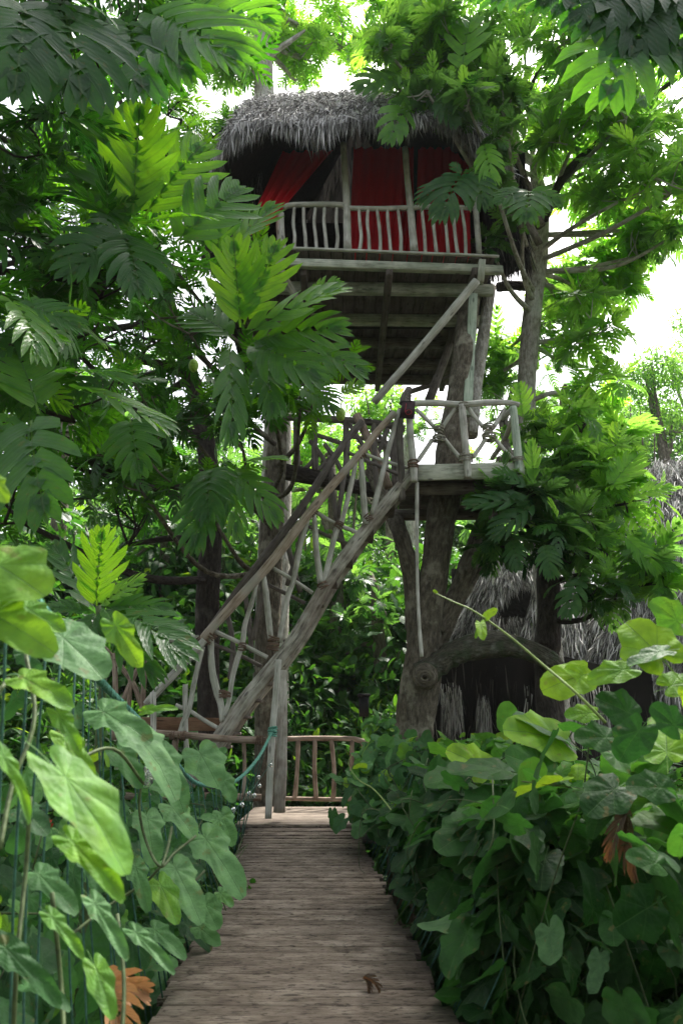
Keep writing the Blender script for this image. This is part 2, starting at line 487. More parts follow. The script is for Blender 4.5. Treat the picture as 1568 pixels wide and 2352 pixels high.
def curtain_mat():
    m, nt, out = mat_new("red_curtain_cloth")
    geo = N(nt, "ShaderNodeNewGeometry")
    n = N(nt, "ShaderNodeTexNoise", {"Vector": geo.outputs["Position"], "Scale": 120.0, "Detail": 2.0})
    c = ramp(nt, n.outputs["Fac"], [(0.3, (0.62, 0.008, 0.018)), (0.7, (0.80, 0.018, 0.035))])
    bp = N(nt, "ShaderNodeBump", {"Height": n.outputs["Fac"], "Strength": 0.2, "Distance": 0.002})
    p = N(nt, "ShaderNodeBsdfPrincipled", {"Base Color": c, "Roughness": 0.8, "Normal": bp.outputs[0], "Specular IOR Level": 0.2})
    t = N(nt, "ShaderNodeBsdfTranslucent", {"Color": (0.9, 0.02, 0.035, 1)})
    mx = N(nt, "ShaderNodeMixShader", {0: 0.45, 1: p.outputs[0], 2: t.outputs[0]})
    nt.links.new(mx.outputs[0], out.inputs[0])
    return m


M["curtain"] = curtain_mat()


def glass_mat():
    m, nt, out = mat_new("clear_bulb_glass")
    p = N(nt, "ShaderNodeBsdfPrincipled", {"Base Color": (0.9, 0.93, 0.9, 1), "Roughness": 0.03, "Transmission Weight": 0.9, "IOR": 1.4})
    nt.links.new(p.outputs[0], out.inputs[0])
    return m


M["glass"] = glass_mat()


# ------------------------------------------------------------------ leaf templates
def breadfruit_template(nl=7, fine=True, seed=0, deep=1.0):
    """deeply lobed leaf, length 1 along y with its stalk, blade from 0.12 to 1"""
    rg = np.random.default_rng(seed)
    V, LV, T = [], [], []

    def strip(cs, ws, lvc=True):
        # cs centre points, ws half widths, ends in a tip
        base = len(V)
        k = len(cs)
        dirs = [norm(np.append(cs[min(i + 1, k - 1)] - cs[max(i - 1, 0)], 0))[:2] for i in range(k)]
        for i in range(k - 1):
            pr = np.array([-dirs[i][1], dirs[i][0]])
            if fine:
                V.extend([cs[i] + pr * ws[i], cs[i], cs[i] - pr * ws[i]])
                LV.extend([-1, 0, 1])
            else:
                V.extend([cs[i] + pr * ws[i], cs[i] - pr * ws[i]])
                LV.extend([-1, 1])
        V.append(cs[-1])
        LV.append(0)
        tip = len(V) - 1
        s = 3 if fine else 2
        for i in range(k - 2):
            for j in range(s - 1):
                a = base + i * s + j
                b = a + 1
                c = a + s
                d = b + s
                T.extend([[a, c, b], [b, c, d]])
        e = base + (k - 2) * s
        for j in range(s - 1):
            T.append([e + j, tip, e + j + 1])

    y0, y1 = 0.14, 0.86
    for side in (-1, 1):
        for i in range(nl):
            t = i / (nl - 1)
            yr = y0 + (y1 - y0) * t + (0.02 if side > 0 else 0) + rg.uniform(-0.01, 0.01)
            L = (0.30 + 0.20 * math.sin(math.pi * min(1, (t * 0.8 + 0.12)))) * (1 - 0.42 * t ** 2) * rg.uniform(0.84, 1.12)
            if t < 0.1:
                L *= 0.75
            ang = R(70 - 32 * t) + rg.uniform(-0.10, 0.10)
            sp = (y1 - y0) / (nl - 1)
            st = [0.0, 0.25, 0.5, 0.78, 1.0] if fine else [0.0, 0.35, 0.72, 1.0]
            cs = []
            for s in st:
                a = ang - 0.30 * s  # lobes sweep towards the tip
                cs.append(np.array([side * math.sin(a) * L * s, yr - 0.03 * (1 - s) + math.cos(a) * L * s]))
            sn = math.sin(ang)
            if fine:
                q = rg.uniform(0.85, 1.1) * (0.72 + 0.38 * deep)
                ws = [sp * 0.56 * sn + 0.004, sp * 0.47 * sn * q, sp * 0.42 * sn * q, sp * 0.32 * sn * q, 0]
            else:
                ws = [sp * 0.50 * sn + 0.004, sp * 0.34 * sn, sp * 0.26 * sn, 0]
            strip(cs, ws)
    # tip lobe
    if fine:
        strip([np.array([0, 0.80]), np.array([0.0, 0.87]), np.array([0, 0.94]), np.array([0, 1.04])], [0.04, 0.052, 0.038, 0])
    else:
        strip([np.array([0, 0.80]), np.array([0.0, 0.90]), np.array([0, 1.04])], [0.045, 0.048, 0])
    # stalk and midrib ribbon
    b = len(V)
    st = [(0, 0.011), (0.14, 0.009), (0.5, 0.007), (0.9, 0.003)] if fine else [(0, 0.012), (0.14, 0.010), (0.9, 0.003)]
    for (y, w) in st:
        V.extend([np.array([-w, y]), np.array([w, y])])
        LV.extend([0, 0])
    for i in range(len(st) - 1):
        a = b + 2 * i
        T.extend([[a, a + 1, a + 2], [a + 1, a + 3, a + 2]])
    V = np.array(V)
    z = np.zeros(len(V))
    z[b:] = -0.004
    LV = np.array(LV, float)
    if fine:  # channel along every lobe
        z += np.where(np.abs(LV) > 0.5, 0.012, 0.0)
        z[b:] = -0.004
    return dict(v=V, z=z, lv=LV, t=np.array(T))


def heart_template(lobed=True, n=26, petiole=0.35, seed=0, pointy=1.0):
    """vine leaf: heart shaped, optionally with three shallow points"""
    V, LV, T = [], [], []
    rg = np.random.default_rng(seed)
    ctr = np.array([0, 0.22])
    out = []
    for i in range(n):
        a = 2 * math.pi * (i + 0.5) / n - math.pi / 2  # starts at the stalk
        th = abs(math.atan2(math.cos(a), math.sin(a)))  # 0 at tip (y+), pi at stalk
        r = 0.44 + 0.36 * pointy * max(0, math.cos(th)) ** (3 + 4.5 * (pointy - 1)) + 0.02 * math.cos(th * 2)
        r -= 0.34 * math.exp(-((math.pi - th) / 0.33) ** 2)
        if lobed:
            r += 0.11 * math.exp(-((th - 1.12) / 0.24) ** 2) - 0.06 * math.exp(-((th - 0.62) / 0.22) ** 2)
        r *= rg.uniform(0.97, 1.03)
        out.append(np.array([math.cos(a) * r, ctr[1] + math.sin(a) * r]))
    V.append(ctr * 0.9)
    LV.append(0.0)
    for f in (0.55, 1.0):
        for i, p in enumerate(out):
            V.append(ctr + (p - ctr) * f)
            ph = (i + 0.5) / n * 9
            LV.append(abs((ph % 1) - 0.5) * 2)
    for i in range(n):
        j = (i + 1) % n
        T.append([0, 1 + i, 1 + j])
        T.extend([[1 + i, 1 + n + i, 1 + n + j], [1 + i, 1 + n + j, 1 + j]])
    V = [v + np.array([0, petiole]) for v in V]
    b = len(V)
    for (y, w) in ((0, 0.011), (petiole * 0.5, 0.010), (petiole + 0.1, 0.010)):
        V.extend([np.array([-w, y]), np.array([w, y])])
        LV.extend([0, 0])
    for i in range(2):
        a = b + 2 * i
        T.extend([[a, a + 1, a + 2], [a + 1, a + 3, a + 2]])
    V = np.array(V)
    z = np.zeros(len(V))
    rad = np.hypot(V[:, 0], V[:, 1] - petiole - ctr[1])
    LV = np.array(LV)
    z += np.where(rad > 0.2, 0.04 * (LV - 0.5), 0)  # quilted between the veins
    z[b:] = -0.006
    return dict(v=V, z=z, lv=LV, t=np.array(T))


def ovate_template(w=0.22):
    ys = [0, 0.25, 0.55, 0.8, 1.0]
    ws = [0.01, w * 0.8, w, w * 0.6, 0]
    V, LV, T = [], [], []
    for y, q in zip(ys[:-1], ws[:-1]):
        V.extend([[-q, y], [0, y], [q, y]])
        LV.extend([-1, 0, 1])
    V.append([0, 1])
    LV.append(0)
    for i in range(3):
        for j in range(2):
            a = i * 3 + j
            T.extend([[a, a + 1, a + 3], [a + 1, a + 4, a + 3]])
    T.extend([[9, 10, 12], [10, 11, 12]])
    V = np.array(V, float)
    return dict(v=V, z=np.abs(V[:, 0]) * 0.25, lv=np.array(LV, float), t=np.array(T))


BFH = [breadfruit_template(6, True, 1, 1.0), breadfruit_template(6, True, 2, 0.7), breadfruit_template(5, True, 3, 0.8), breadfruit_template(7, True, 4, 0.9)]
BFM = [breadfruit_template(5, False, s) for s in (5, 6, 9)] + [breadfruit_template(6, False, 7)]
BFL = [breadfruit_template(5, False, 8)]
HRT = [heart_template(True, 32, 0.35, 1), heart_template(True, 32, 0.3, 2), heart_template(False, 30, 0.35, 3)]
HRT += [heart_template(True, 44, 0.30, 4, 2.3), heart_template(True, 44, 0.34, 5, 1.8)]
OVT = [ovate_template(0.22), ovate_template(0.15)]


class Leaves:
    def __init__(self):
        self.V, self.T, self.LC, self.LV, self.n = [], [], [], [], 0
        self.count = 0

    def add(self, tpl, P, D, Nrm, S, kappa=0.5, fold=0.15, curl=0.6, rnd=0.5, widen=1.0):
        P = np.atleast_2d(P)
        n = len(P)
        D = norm(np.atleast_2d(D) + np.zeros((n, 3)))
        Nrm = np.atleast_2d(Nrm) + np.zeros((n, 3))
        Nrm = Nrm - D * np.sum(Nrm * D, 1, keepdims=True)
        Nrm = norm(Nrm)
        Rt = np.cross(D, Nrm)
        g = lambda a: (np.zeros(n) + a)[:, None]
        S, kappa, fold, curl, rnd, widen = map(g, (S, kappa, fold, curl, rnd, widen))
        x = tpl["v"][:, 0][None] * widen
        y = tpl["v"][:, 1][None] + 0 * x
        k = np.where(np.abs(kappa) < 1e-3, 1e-3, kappa)
        yb = np.sin(k * y) / k
        zb = -(1 - np.cos(k * y)) / k
        ax = np.abs(x)
        ph = RNG.uniform(0, 6.28, (n, 1))
        zz = tpl["z"][None] + fold * ax - curl * x * x + 0.035 * np.sin(9 * y + ph) * ax * 2 + 0.03 * np.sin(5 * y + ph * 2 + np.sign(x) * 1.5) * ax * 2
        # lift the cross-section along the local blade normal
        ca, sa = np.cos(k * y), np.sin(k * y)
        yy = yb + sa * zz
        z2 = zb + ca * zz
        W = P[:, None, :] + S[:, :, None] * (x[..., None] * Rt[:, None] + yy[..., None] * D[:, None] + z2[..., None] * Nrm[:, None])
        m = x.shape[1]
        self.V.append(W.reshape(-1, 3))
        self.T.append((tpl["t"][None] + (np.arange(n) * m)[:, None, None]).reshape(-1, 3) + self.n)
        LC = np.stack([tpl["v"][:, 0][None] + 0 * x, tpl["v"][:, 1][None] + 0 * x, rnd + 0 * x], -1)
        self.LC.append(LC.reshape(-1, 3))
        self.LV.append(np.tile(tpl["lv"], n))
        self.n += n * m
        self.count += n

    def build(self, name, mat, parent=None):
        return np_mesh(name, np.vstack(self.V), np.vstack(self.T), mat, parent,
                       {"lc": ("FLOAT_VECTOR", np.vstack(self.LC)), "lv": ("FLOAT", np.concatenate(self.LV))})


def rdir(n=1):
    return norm(RNG.normal(0, 1, (n, 3)))


def frame(a):
    a = norm(a)
    ref = np.array([0, 0, 1.0]) if abs(a[2]) < 0.9 else np.array([1.0, 0, 0])
    e1 = norm(np.cross(a, ref))
    return a, e1, np.cross(a, e1)


def whorl(lv, tip, axis, n, size, tpls, young=0.12, droop=0.7, tone=0.4, open_=1.0):
    """a rosette of lobed leaves round a branch tip"""
    a, e1, e2 = frame(axis)
    ph0 = RNG.uniform(0, 6.28)
    for k in range(n):
        t = k / max(1, n - 1)
        th = R(18 + 92 * t ** 0.8 * open_) + RNG.normal(0, 0.12)
        ph = ph0 + k * 2.39996 + RNG.normal(0, 0.2)
        d = a * math.cos(th) + (e1 * math.cos(ph) + e2 * math.sin(ph)) * math.sin(th)
        d = norm(d + np.array([0, 0, -0.12 * t]))
        nn = a + np.array([0, 0, 0.5]) + rdir()[0] * 0.25
        s = size * RNG.uniform(0.75, 1.12) * (0.75 if t < 0.15 else 1.0)
        rn = tone + RNG.normal(0, 0.13)
        if t < young:
            rn += 0.35
        lv.add(tpls[RNG.integers(len(tpls))], tip - a * 0.05 * t, d, nn, s, kappa=max(0.05, RNG.normal(droop, 0.35)) * (0.5 + 0.7 * t),
               fold=RNG.uniform(0.0, 0.45), curl=RNG.uniform(0.2, 1.1), rnd=min(1, max(0, rn)), widen=RNG.uniform(0.82, 1.08))


def tree(name, label, cat, base, trunk, bark, clusters, heroes=(), leafmat="breadfruit", group=None, tpls=None, limb_r=0.05,
         tone=0.4, trunk_parts=(), droop=0.7, twigs=True, crown_name="crown"):
    """trunk: [(point, radius)...]; clusters: (centre, radius, whorls, leaf size, leaves per whorl)"""
    root = empty(name, base, label, cat, group)
    mb = MB()
    mb.tube([p for p, r in trunk], [r for p, r in trunk], sides=20, seg=8, knobs=0.04, lump=0.10)
    mb.build("trunk", bark, root)
    for nm, pr, bm in trunk_parts:
        b = MB()
        b.tube([p for p, r in pr], [r for p, r in pr], sides=20, seg=10, knobs=0.10, lump=0.22)
        b.build(nm, bm or bark, root)
    lv = Leaves()
    bmb = MB()
    tp = np.array([p for p, r in trunk])
    tpc = catmull(list(tp), 6)
    for cl in clusters:
        c, rad, nw, size, nleaf = cl[:5]
        tn = cl[5] if len(cl) > 5 else tone
        c = np.asarray(c, float)
        # limb from the trunk point best below the cluster
        sc_ = np.linalg.norm(tpc - c, axis=1) + 0.8 * np.maximum(0, tpc[:, 2] - c[2] + 0.3)
        s = tpc[int(np.argmin(sc_))]
        mid = (s + c) / 2 + np.array([0, 0, -0.12 * np.linalg.norm(c - s)]) + RNG.normal(0, 0.08, 3)
        hub = c - np.array([0, 0, rad * 0.45])
        bmb.tube([s, mid, hub], [limb_r * 1.3, limb_r, limb_r * 0.55], sides=8, seg=6, knobs=0.08)
        hubs = [hub]
        for w in range(nw):
            o = rdir()[0]
            rr = rad * RNG.uniform(0.35, 1.0)
            o[2] = o[2] * 0.75
            tip = c + o * rr
            axis = norm(o * 0.7 + np.array([0, 0, 0.75]) + RNG.normal(0, 0.25, 3))
            if twigs:
                h = hubs[RNG.integers(len(hubs))]
                m2 = (h + tip) / 2 + RNG.normal(0, 0.05, 3) + np.array([0, 0, -0.06])
                bmb.tube([h, m2, tip], [limb_r * 0.42, limb_r * 0.3, limb_r * 0.2], sides=5, seg=3)
                if len(hubs) < 6:
                    hubs.append(m2)
            whorl(lv, tip, axis, nleaf, size * RNG.uniform(0.85, 1.1), tpls or BFM, droop=droop, tone=tn)
    for h in heroes:
        (bx, by, bY), (tx, ty, tY), opt = h
        p0 = at(bx, by, bY)
        p1 = at(tx, ty, tY)
        d = p1 - p0
        L = np.linalg.norm(d)
        toc = norm(CAM - p0)
        nh = np.asarray(opt.get("n", toc * 0.7 + np.array([0, 0, 0.5])), float)
        k = opt.get("k", 0.5)
        side = norm(nh - norm(d) * np.dot(nh, norm(d)))
        dd = norm(norm(d) + side * math.tan(k / 2))
        lv.add(BFH[opt.get("tpl", RNG.integers(4))], p0, dd, nh, L * (1 + k * k / 20), kappa=k, fold=opt.get("f", 0.2), curl=opt.get("c", 0.5),
               rnd=min(1.0, opt.get("t", 0.6) * 0.88 + 0.12), widen=opt.get("w", 1.0))
    if bmb.n:
        bmb.build("branches", bark, root)
    if lv.n:
        lv.build(crown_name, M[leafmat], root)
    return root


# ------------------------------------------------------------------ thatch
def strands(name, P, D, L, W, mat, parent=None, bend=0.15, tone=None, up=None):
    """thin tapering strips, each a two-segment blade"""
    n = len(P)
    D = norm(D)
    side = norm(np.cross(D, rdir(n)))
    nn = np.cross(side, D)
    L = (np.zeros(n) + L)[:, None]
    W = (np.zeros(n) + W)[:, None]
    b = RNG.normal(0, bend, (n, 1)) * L
    g = np.array([[0, 0, -1.0]])
    a0 = P - side * W * 0.4
    a1 = P + side * W * 0.4
    mid = P + D * L * 0.55 + nn * b * 0.3
    m0 = mid - side * W * 0.5
    m1 = mid + side * W * 0.5
    tip = P + D * L + nn * b + g * L * 0.10
    V = np.stack([a0, a1, m0, m1, tip], 1).reshape(-1, 3)
    t = np.array([[0, 1, 3], [0, 3, 2], [2, 3, 4]])
    T = (t[None] + (np.arange(n) * 5)[:, None, None]).reshape(-1, 3)
    rn = RNG.beta(1.6, 1.8, n) if tone is None else tone
    LC = np.zeros((n, 5, 3))
    LC[:, :, 2] = rn[:, None]
    return V, T, LC.reshape(-1, 3)


def thatch_surface(S, nu, nv, count, L, W, fringe=0, fringe_len=0.4, spread=0.18, thick=0.08, vmax=1.0, tonefn=None, coarse=(40, 16), ucl=(0, 1)):
    """S(u,v) -> point, v runs downslope.  returns arrays of one thatched skin: an underlayer and its strands"""
    uu = np.linspace(ucl[0], ucl[1], coarse[0])
    vv = np.linspace(0, vmax, coarse[1])
    G = np.array([[S(u, v) for u in uu] for v in vv])
    m, n, _ = G.shape
    V0 = G.reshape(-1, 3) + np.array([0, 0, -0.0])
    idx = np.arange(m * n).reshape(m, n)
    T0 = np.concatenate([np.stack([idx[:-1, :-1], idx[:-1, 1:], idx[1:, 1:]], -1).reshape(-1, 3), np.stack([idx[:-1, :-1], idx[1:, 1:], idx[1:, :-1]], -1).reshape(-1, 3)])
    us = RNG.uniform(ucl[0], ucl[1], count)
    vs = RNG.uniform(0, vmax, count) ** 0.85 * 1.0
    if fringe:
        us = np.concatenate([us, RNG.uniform(ucl[0], ucl[1], fringe)])
        vs = np.concatenate([vs, RNG.uniform(0.90, 1.0, fringe) * vmax])
    e = 0.01
    P = np.array([S(u, v) for u, v in zip(us, vs)])
    Pv = np.array([S(u, min(v + e, 1.2)) for u, v in zip(us, vs)])
    Pu = np.array([S(u + e, v) for u, v in zip(us, vs)])
    D = norm(Pv - P)
    Nn = norm(np.cross(Pu - P, Pv - P))
    Nn = np.where(Nn[:, 2:3] < 0, -Nn, Nn)
    tot = len(P)
    D = norm(D + RNG.normal(0, spread, (tot, 3)) + Nn * 0.10 + np.array([0, 0, -0.25]))
    Ls = L * RNG.uniform(0.6, 1.35, tot)
    if fringe:
        Ls[count:] = fringe_len * RNG.uniform(0.35, 1.25, fringe) * (0.75 + 0.5 * np.sin(us[count:] * 37) ** 2)
        D[count:] = norm(D[count:] * 0.25 + np.array([0, 0, -1.0]) + RNG.normal(0, 0.10, (fringe, 3)))
    tone = RNG.beta(1.5, 1.9, tot)
    V1, T1, LC1 = strands("x", P + Nn * RNG.uniform(0, thick, (tot, 1)), D, Ls, W * RNG.uniform(0.6, 1.4, tot), None, tone=tone)
    LC0 = np.zeros((len(V0), 3))
    V = np.vstack([V0, V1])
    T = np.vstack([T0, T1 + len(V0)])
    LC = np.vstack([LC0, LC1])
    return V, T, LC


def build_thatch(name, parts, mat, parent):
    V, T, LC, n = [], [], [], 0
    for v, t, l in parts:
        V.append(v)
        T.append(t + n)
        LC.append(l)
        n += len(v)
    return np_mesh(name, np.vstack(V), np.vstack(T), mat, parent, {"lc": ("FLOAT_VECTOR", np.vstack(LC))}, smooth=False)


# ================================================================== GROUND
def ground_z(x, y):
    return -1.55 + 0.25 * math.sin(x * 0.35 + 1) * math.cos(y * 0.3) + 0.0009 * x * x + (0.03 * max(0, y - 20)) + 0.10 * math.sin(x * 1.7) * math.sin(y * 1.3)


def build_ground():
    n = 150
    xs = np.concatenate([-np.geomspace(400, 0.5, 75), [0], np.geomspace(0.5, 400, 75)])
    ys = np.concatenate([-np.geomspace(100, 0.5, 40), [0], np.geomspace(0.5, 700, 110)])
    G = np.array([[[x, y, ground_z(x, y) if abs(x) < 60 and y < 80 else min(14.0, ground_z(max(-60, min(60, x)), min(80, y)))] for x in xs] for y in ys])
    mb = MB()
    mb.grid(G)
    o = mb.build("ground", M["soil"])
    tag(o, kind="structure")


build_ground()

# ================================================================== FOOTBRIDGE
SL = -0.05


def bz(Y):
    if Y > 9.35:
        return 0.0
    return -0.03 - 0.13 * math.sin(math.pi * min(1, max(0, (9.35 - Y) / 8.6)))


def bx_(Y):
    return -0.02 + SL * Y


def build_bridge():
    root = empty("footbridge", (bx_(4.5), 4.5, -0.2), "swaying wooden footbridge with weathered boards leading to the treehouse stairs", "footbridge")
    mb = MB()
    Y = -1.5
    while Y < 9.36:
        w = RNG.uniform(0.11, 0.15)
        c = bx_(Y + w / 2)
        z = bz(Y + w / 2) + RNG.uniform(-0.005, 0.003)
        l = 0.63 + RNG.uniform(-0.045, 0.02)
        r = 0.70 + RNG.uniform(-0.045, 0.02)
        sk = RNG.uniform(-0.006, 0.006)
        mb.box((c - l, Y + w / 2 + sk, z - 0.018), (c + r, Y + w / 2 - sk, z - 0.018 + RNG.uniform(-0.003, 0.003)), w - 0.0012, 0.036, bev=0.0025)
        Y += w
    mb.build("deck", M["deck"], root)
    for s in (-1, 1):
        b = MB()
        b.tube([(bx_(y) + s * 0.5, y, bz(y) - 0.06) for y in np.linspace(-1.5, 9.3, 9)], 0.022, 8, 4)
        b.build("deck_cable", M["darkpole"], root)
    # hand ropes
    for s in (-1, 1):
        pts = []
        for y in np.linspace(0.6, 9.15, 12):
            t = (9.15 - y) / 8.5
            z = 1.03 - 1.0 * t * (1 - t) * 0.95 + 0.42 * max(0, t - 0.45)
            pts.append((bx_(y) + s * (0.66 + 0.10 * math.sin(math.pi * t) + 0.10 * max(0, t - .5)), y, z))
        if s < 0:
            pts[-1] = tuple(at(624, 1683, 9.2))
            pts[-2] = tuple(at(590, 1745, 8.5))
            pts[-3] = tuple(at(535, 1797, 7.6))
            pts[-4] = tuple(at(455, 1800, 6.6))
            pts[-5] = tuple(at(395, 1740, 5.6))
            pts[-6] = tuple(at(325, 1660, 4.5))
            pts[-7] = tuple(at(245, 1580, 3.4))
            pts[-8] = tuple(at(175, 1500, 2.6))
            pts[-9] = tuple(at(90, 1390, 2.1))
            pts[-10] = tuple(at(-30, 1250, 1.7))
            pts = pts[2:]
        if s > 0:
            pts = [(p[0] + 0.40, p[1], min(p[2], 0.93) - 0.22) for p in pts if p[1] > 3.4]
        b = MB()
        b.tube(pts, 0.016, 10, 8)
        # laid strands winding round the rope
        C = catmull([np.array(p) for p in pts], 30)
        T = norm(np.gradient(C, axis=0))
        for q in range(3):
            an = np.arange(len(C)) * 0.55 + q * 2.09
            e = norm(np.cross(T, [0, 0, 1.0]))
            f = np.cross(T, e)
            b.tube(list(C + 0.012 * (e * np.cos(an)[:, None] + f * np.sin(an)[:, None]))[::1], 0.0075, 4, 1)
        b.build("hand_rope", M["rope" if s < 0 else "net"], root)
        # hanging cords down to the deck edge
        nb = MB()
        CC = catmull([np.array(p) for p in pts], 8)
        yy = 0.9 if s > 0 else 1.4
        while yy < 9.1:
            if s > 0 and yy < 3.4:
                yy += 0.2
                continue
            i = int(np.argmin(np.abs(CC[:, 1] - yy)))
            top = CC[i]
            bot = np.array([bx_(yy) + s * (0.63 if s < 0 else 0.74), yy + RNG.uniform(-0.06, 0.06), bz(yy) - 0.05])
            mid = (top + bot) / 2 + np.array([s * RNG.uniform(0.0, 0.05), RNG.normal(0, 0.02), 0])
            bot[0] += RNG.normal(0, 0.015)
            nb.tube([top, mid, bot], 0.0042 if yy > 4 else 0.0038, 5, 3)
            yy += RNG.uniform(0.13, 0.22)
        nb.build("side_netting", M["net"], root)
    b = MB()
    b.lash(at(626, 1680, 9.22), (0, 0, 1), 0.05, 5, 0.018, 0.09)
    b.build("rope_knot", M["rope"], root)


build_bridge()

# ================================================================== LANDING PLATFORM AT THE STAIR FOOT
def build_platform():
    root = empty("landing_platform", (-0.4, 10.3, 0), "low plank platform with a pole railing at the foot of the stairs", "platform")
    mb = MB()
    y = 9.36
    while y < 11.35:
        w = RNG.uniform(0.15, 0.19)
        mb.box((-1.25, y + w / 2, -0.02), (1.1, y + w / 2, -0.02 + RNG.uniform(-.003, .003)), w - 0.006, 0.04, bev=0.005)
        y += w
    mb.build("deck_boards", M["platform"], root)
    for yj in (9.40, 11.2):
        MB().box((-1.25, yj, -0.13), (1.1, yj, -0.13), 0.06, 0.16).build("joist", M["darkpole"], root)
    for x, yy in ((-1.15, 9.5), (1.0, 9.5), (-1.1, 11.15), (1.0, 11.15)):
        MB().tube([(x, yy, -1.9), (x, yy, -0.06)], 0.07, 10, 4, 0.05).build("leg", M["darkpole"], root)
    # railing
    Yr = 11.25
    rl = MB().tube([at(655, 1697, Yr), at(730, 1696, Yr), at(805, 1697, Yr), at(838, 1703, Yr), at(900, 1705, Yr)], 0.036, 8, 5, 0.06).build("top_rail", M["brownpole"], root)
    MB().tube([at(655, 1834, Yr), at(760, 1836, Yr), at(900, 1834, Yr)], 0.028, 8, 5, 0.06).build("bottom_rail", M["brownpole"], root)
    for (x0, x1, x2) in ((685, 682, 677), (723, 722, 726), (761, 767, 765), (808, 807, 806), (834, 835, 832), (872, 874, 871)):
        MB().tube([at(x0, 1700, Yr), at(x1, 1770, Yr), at(x2, 1834, Yr)], [0.034, 0.03, 0.036], 8, 6, 0.06).build("baluster", M["brownpole"], rl)
    return root


build_platform()

# ================================================================== STAIRCASE
def build_stairs():
    YS = 9.7
    root = empty("staircase", tuple(at(470, 1850, YS)), "steep rustic staircase of grey poles climbing to the numbered landing", "staircase")

    def pole(name, pts, r, Y=YS, mat="weathered", kn=0.05, sides=10, dY=0.0):
        P = []
        k = len(pts)
        for i, p in enumerate(pts):
            yy = Y + (dY * i / (k - 1))
            P.append(at(p[0], p[1], p[2] if len(p) > 2 else yy))
        s = pxs(P[len(P) // 2])
        rr = [q * s for q in (r if isinstance(r, (list, tuple)) else [r] * k)]
        return MB().tube(P, rr, sides, 7, kn, lump=0.05).build(name, M[mat], root)

    # front stringer, a thick log
    pole("stringer", [(436, 1798), (489, 1722), (564, 1610), (674, 1472), (762, 1323), (852, 1200), (945, 1090)], [20, 19, 18, 17, 16, 15, 15], mat="log", kn=0.04, sides=16)
    pole("stringer", [(446, 1806), (500, 1732), (576, 1622), (686, 1482), (770, 1337), (858, 1212), (948, 1104)], [12] * 7, Y=YS + 0.75, mat="log", kn=0.04, sides=14)
    # treads
    for t in np.linspace(0.04, 0.96, 14):
        xs = np.interp(t, [0, 0.17, 0.4, 0.62, 0.8, 1], [462, 514, 600, 700, 782, 925])
        ys = np.interp(t, [0, 0.17, 0.4, 0.62, 0.8, 1], [1765, 1690, 1560, 1410, 1290, 1112])
        p = at(xs, ys + 2, YS)
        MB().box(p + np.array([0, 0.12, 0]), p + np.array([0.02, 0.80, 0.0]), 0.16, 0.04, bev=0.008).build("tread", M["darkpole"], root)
    # hand rails
    pole("handrail", [(906, 948), (866, 992), (830, 1038), (735, 1148), (627, 1287), (551, 1372), (479, 1452), (466, 1470)], [8, 8.5, 9, 10, 11, 11, 10, 9], Y=YS - 0.08, mat="bare")
    pole("handrail", [(832, 968), (800, 1005), (749, 1080), (672, 1195), (610, 1275), (545, 1360), (460, 1480)], [9] * 7, Y=YS + 0.95, mat="darkpole")
    pole("lower_handrail", [(470, 1470), (456, 1486), (410, 1537), (354, 1597), (335, 1618)], [8, 8.5, 9, 9, 8], Y=YS - 0.12)
    # uprights and braces of the front balustrade
    B = [
        ([(917, 941), (898, 1010), (876, 1095), (854, 1184)], [5.5, 6, 6.5, 6.5]),
        ([(828, 1042), (831, 1090), (835, 1150), (840, 1205)], [6, 7, 7.5, 8]),
        ([(818, 1055), (806, 1115), (785, 1195), (771, 1222), (757, 1280), (742, 1345)], [5, 6, 6, 7, 6.5, 7]),
        ([(708, 1195), (692, 1245), (674, 1332), (660, 1375), (640, 1475)], [5, 6, 6.5, 6.5, 6]),
        ([(721, 1180), (724, 1225), (727, 1270), (737, 1340)], [5, 7, 7, 8]),
        ([(590, 1335), (580, 1380), (563, 1434), (557, 1475), (536, 1547), (526, 1610), (514, 1645)], [5, 5.5, 6, 6.5, 6, 5.5, 5.5]),
        ([(605, 1318), (612, 1372), (618, 1430), (622, 1470)], [6, 7.5, 7.5, 6.5]),
        ([(486, 1460), (485, 1500), (489, 1547), (499, 1590), (508, 1620), (511, 1658)], [7, 7.5, 8, 8.5, 7.5, 6]),
        ([(466, 1485), (454, 1534), (444, 1580), (436, 1622), (424, 1655), (412, 1690)], [6, 6, 6, 6, 7, 7]),
        ([(426, 1572), (426, 1622), (428, 1700), (432, 1760)], [6, 6, 6, 6]),
    ]
    for pts, r in B:
        pole("baluster", pts, r, Y=YS - 0.05, sides=9)
    H = [
        ([(836, 1042), (880, 1058), (937, 1075)], 4.5), ([(722, 1174), (765, 1200), (832, 1228)], 5), ([(627, 1305), (670, 1330), (718, 1362)], 4.5),
        ([(494, 1450), (520, 1462), (546, 1474), (585, 1495), (614, 1510)], 5), ([(404, 1620), (434, 1632), (470, 1655), (500, 1672)], 4.8),
        ([(371, 1468), (410, 1470), (456, 1464)], 6),
    ]
    for pts, r in H:
        pole("brace", pts, r, Y=YS - 0.02, sides=8)
    # the same framing on the far side, shade put into its darker wood
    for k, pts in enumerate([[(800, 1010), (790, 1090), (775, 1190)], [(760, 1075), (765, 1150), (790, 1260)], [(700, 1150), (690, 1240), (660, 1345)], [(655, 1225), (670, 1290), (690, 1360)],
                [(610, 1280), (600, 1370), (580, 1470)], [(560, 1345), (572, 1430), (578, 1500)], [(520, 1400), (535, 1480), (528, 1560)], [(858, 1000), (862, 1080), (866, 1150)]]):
        pole("baluster", pts, 6, Y=YS + 0.95, mat="darkpole", sides=8)
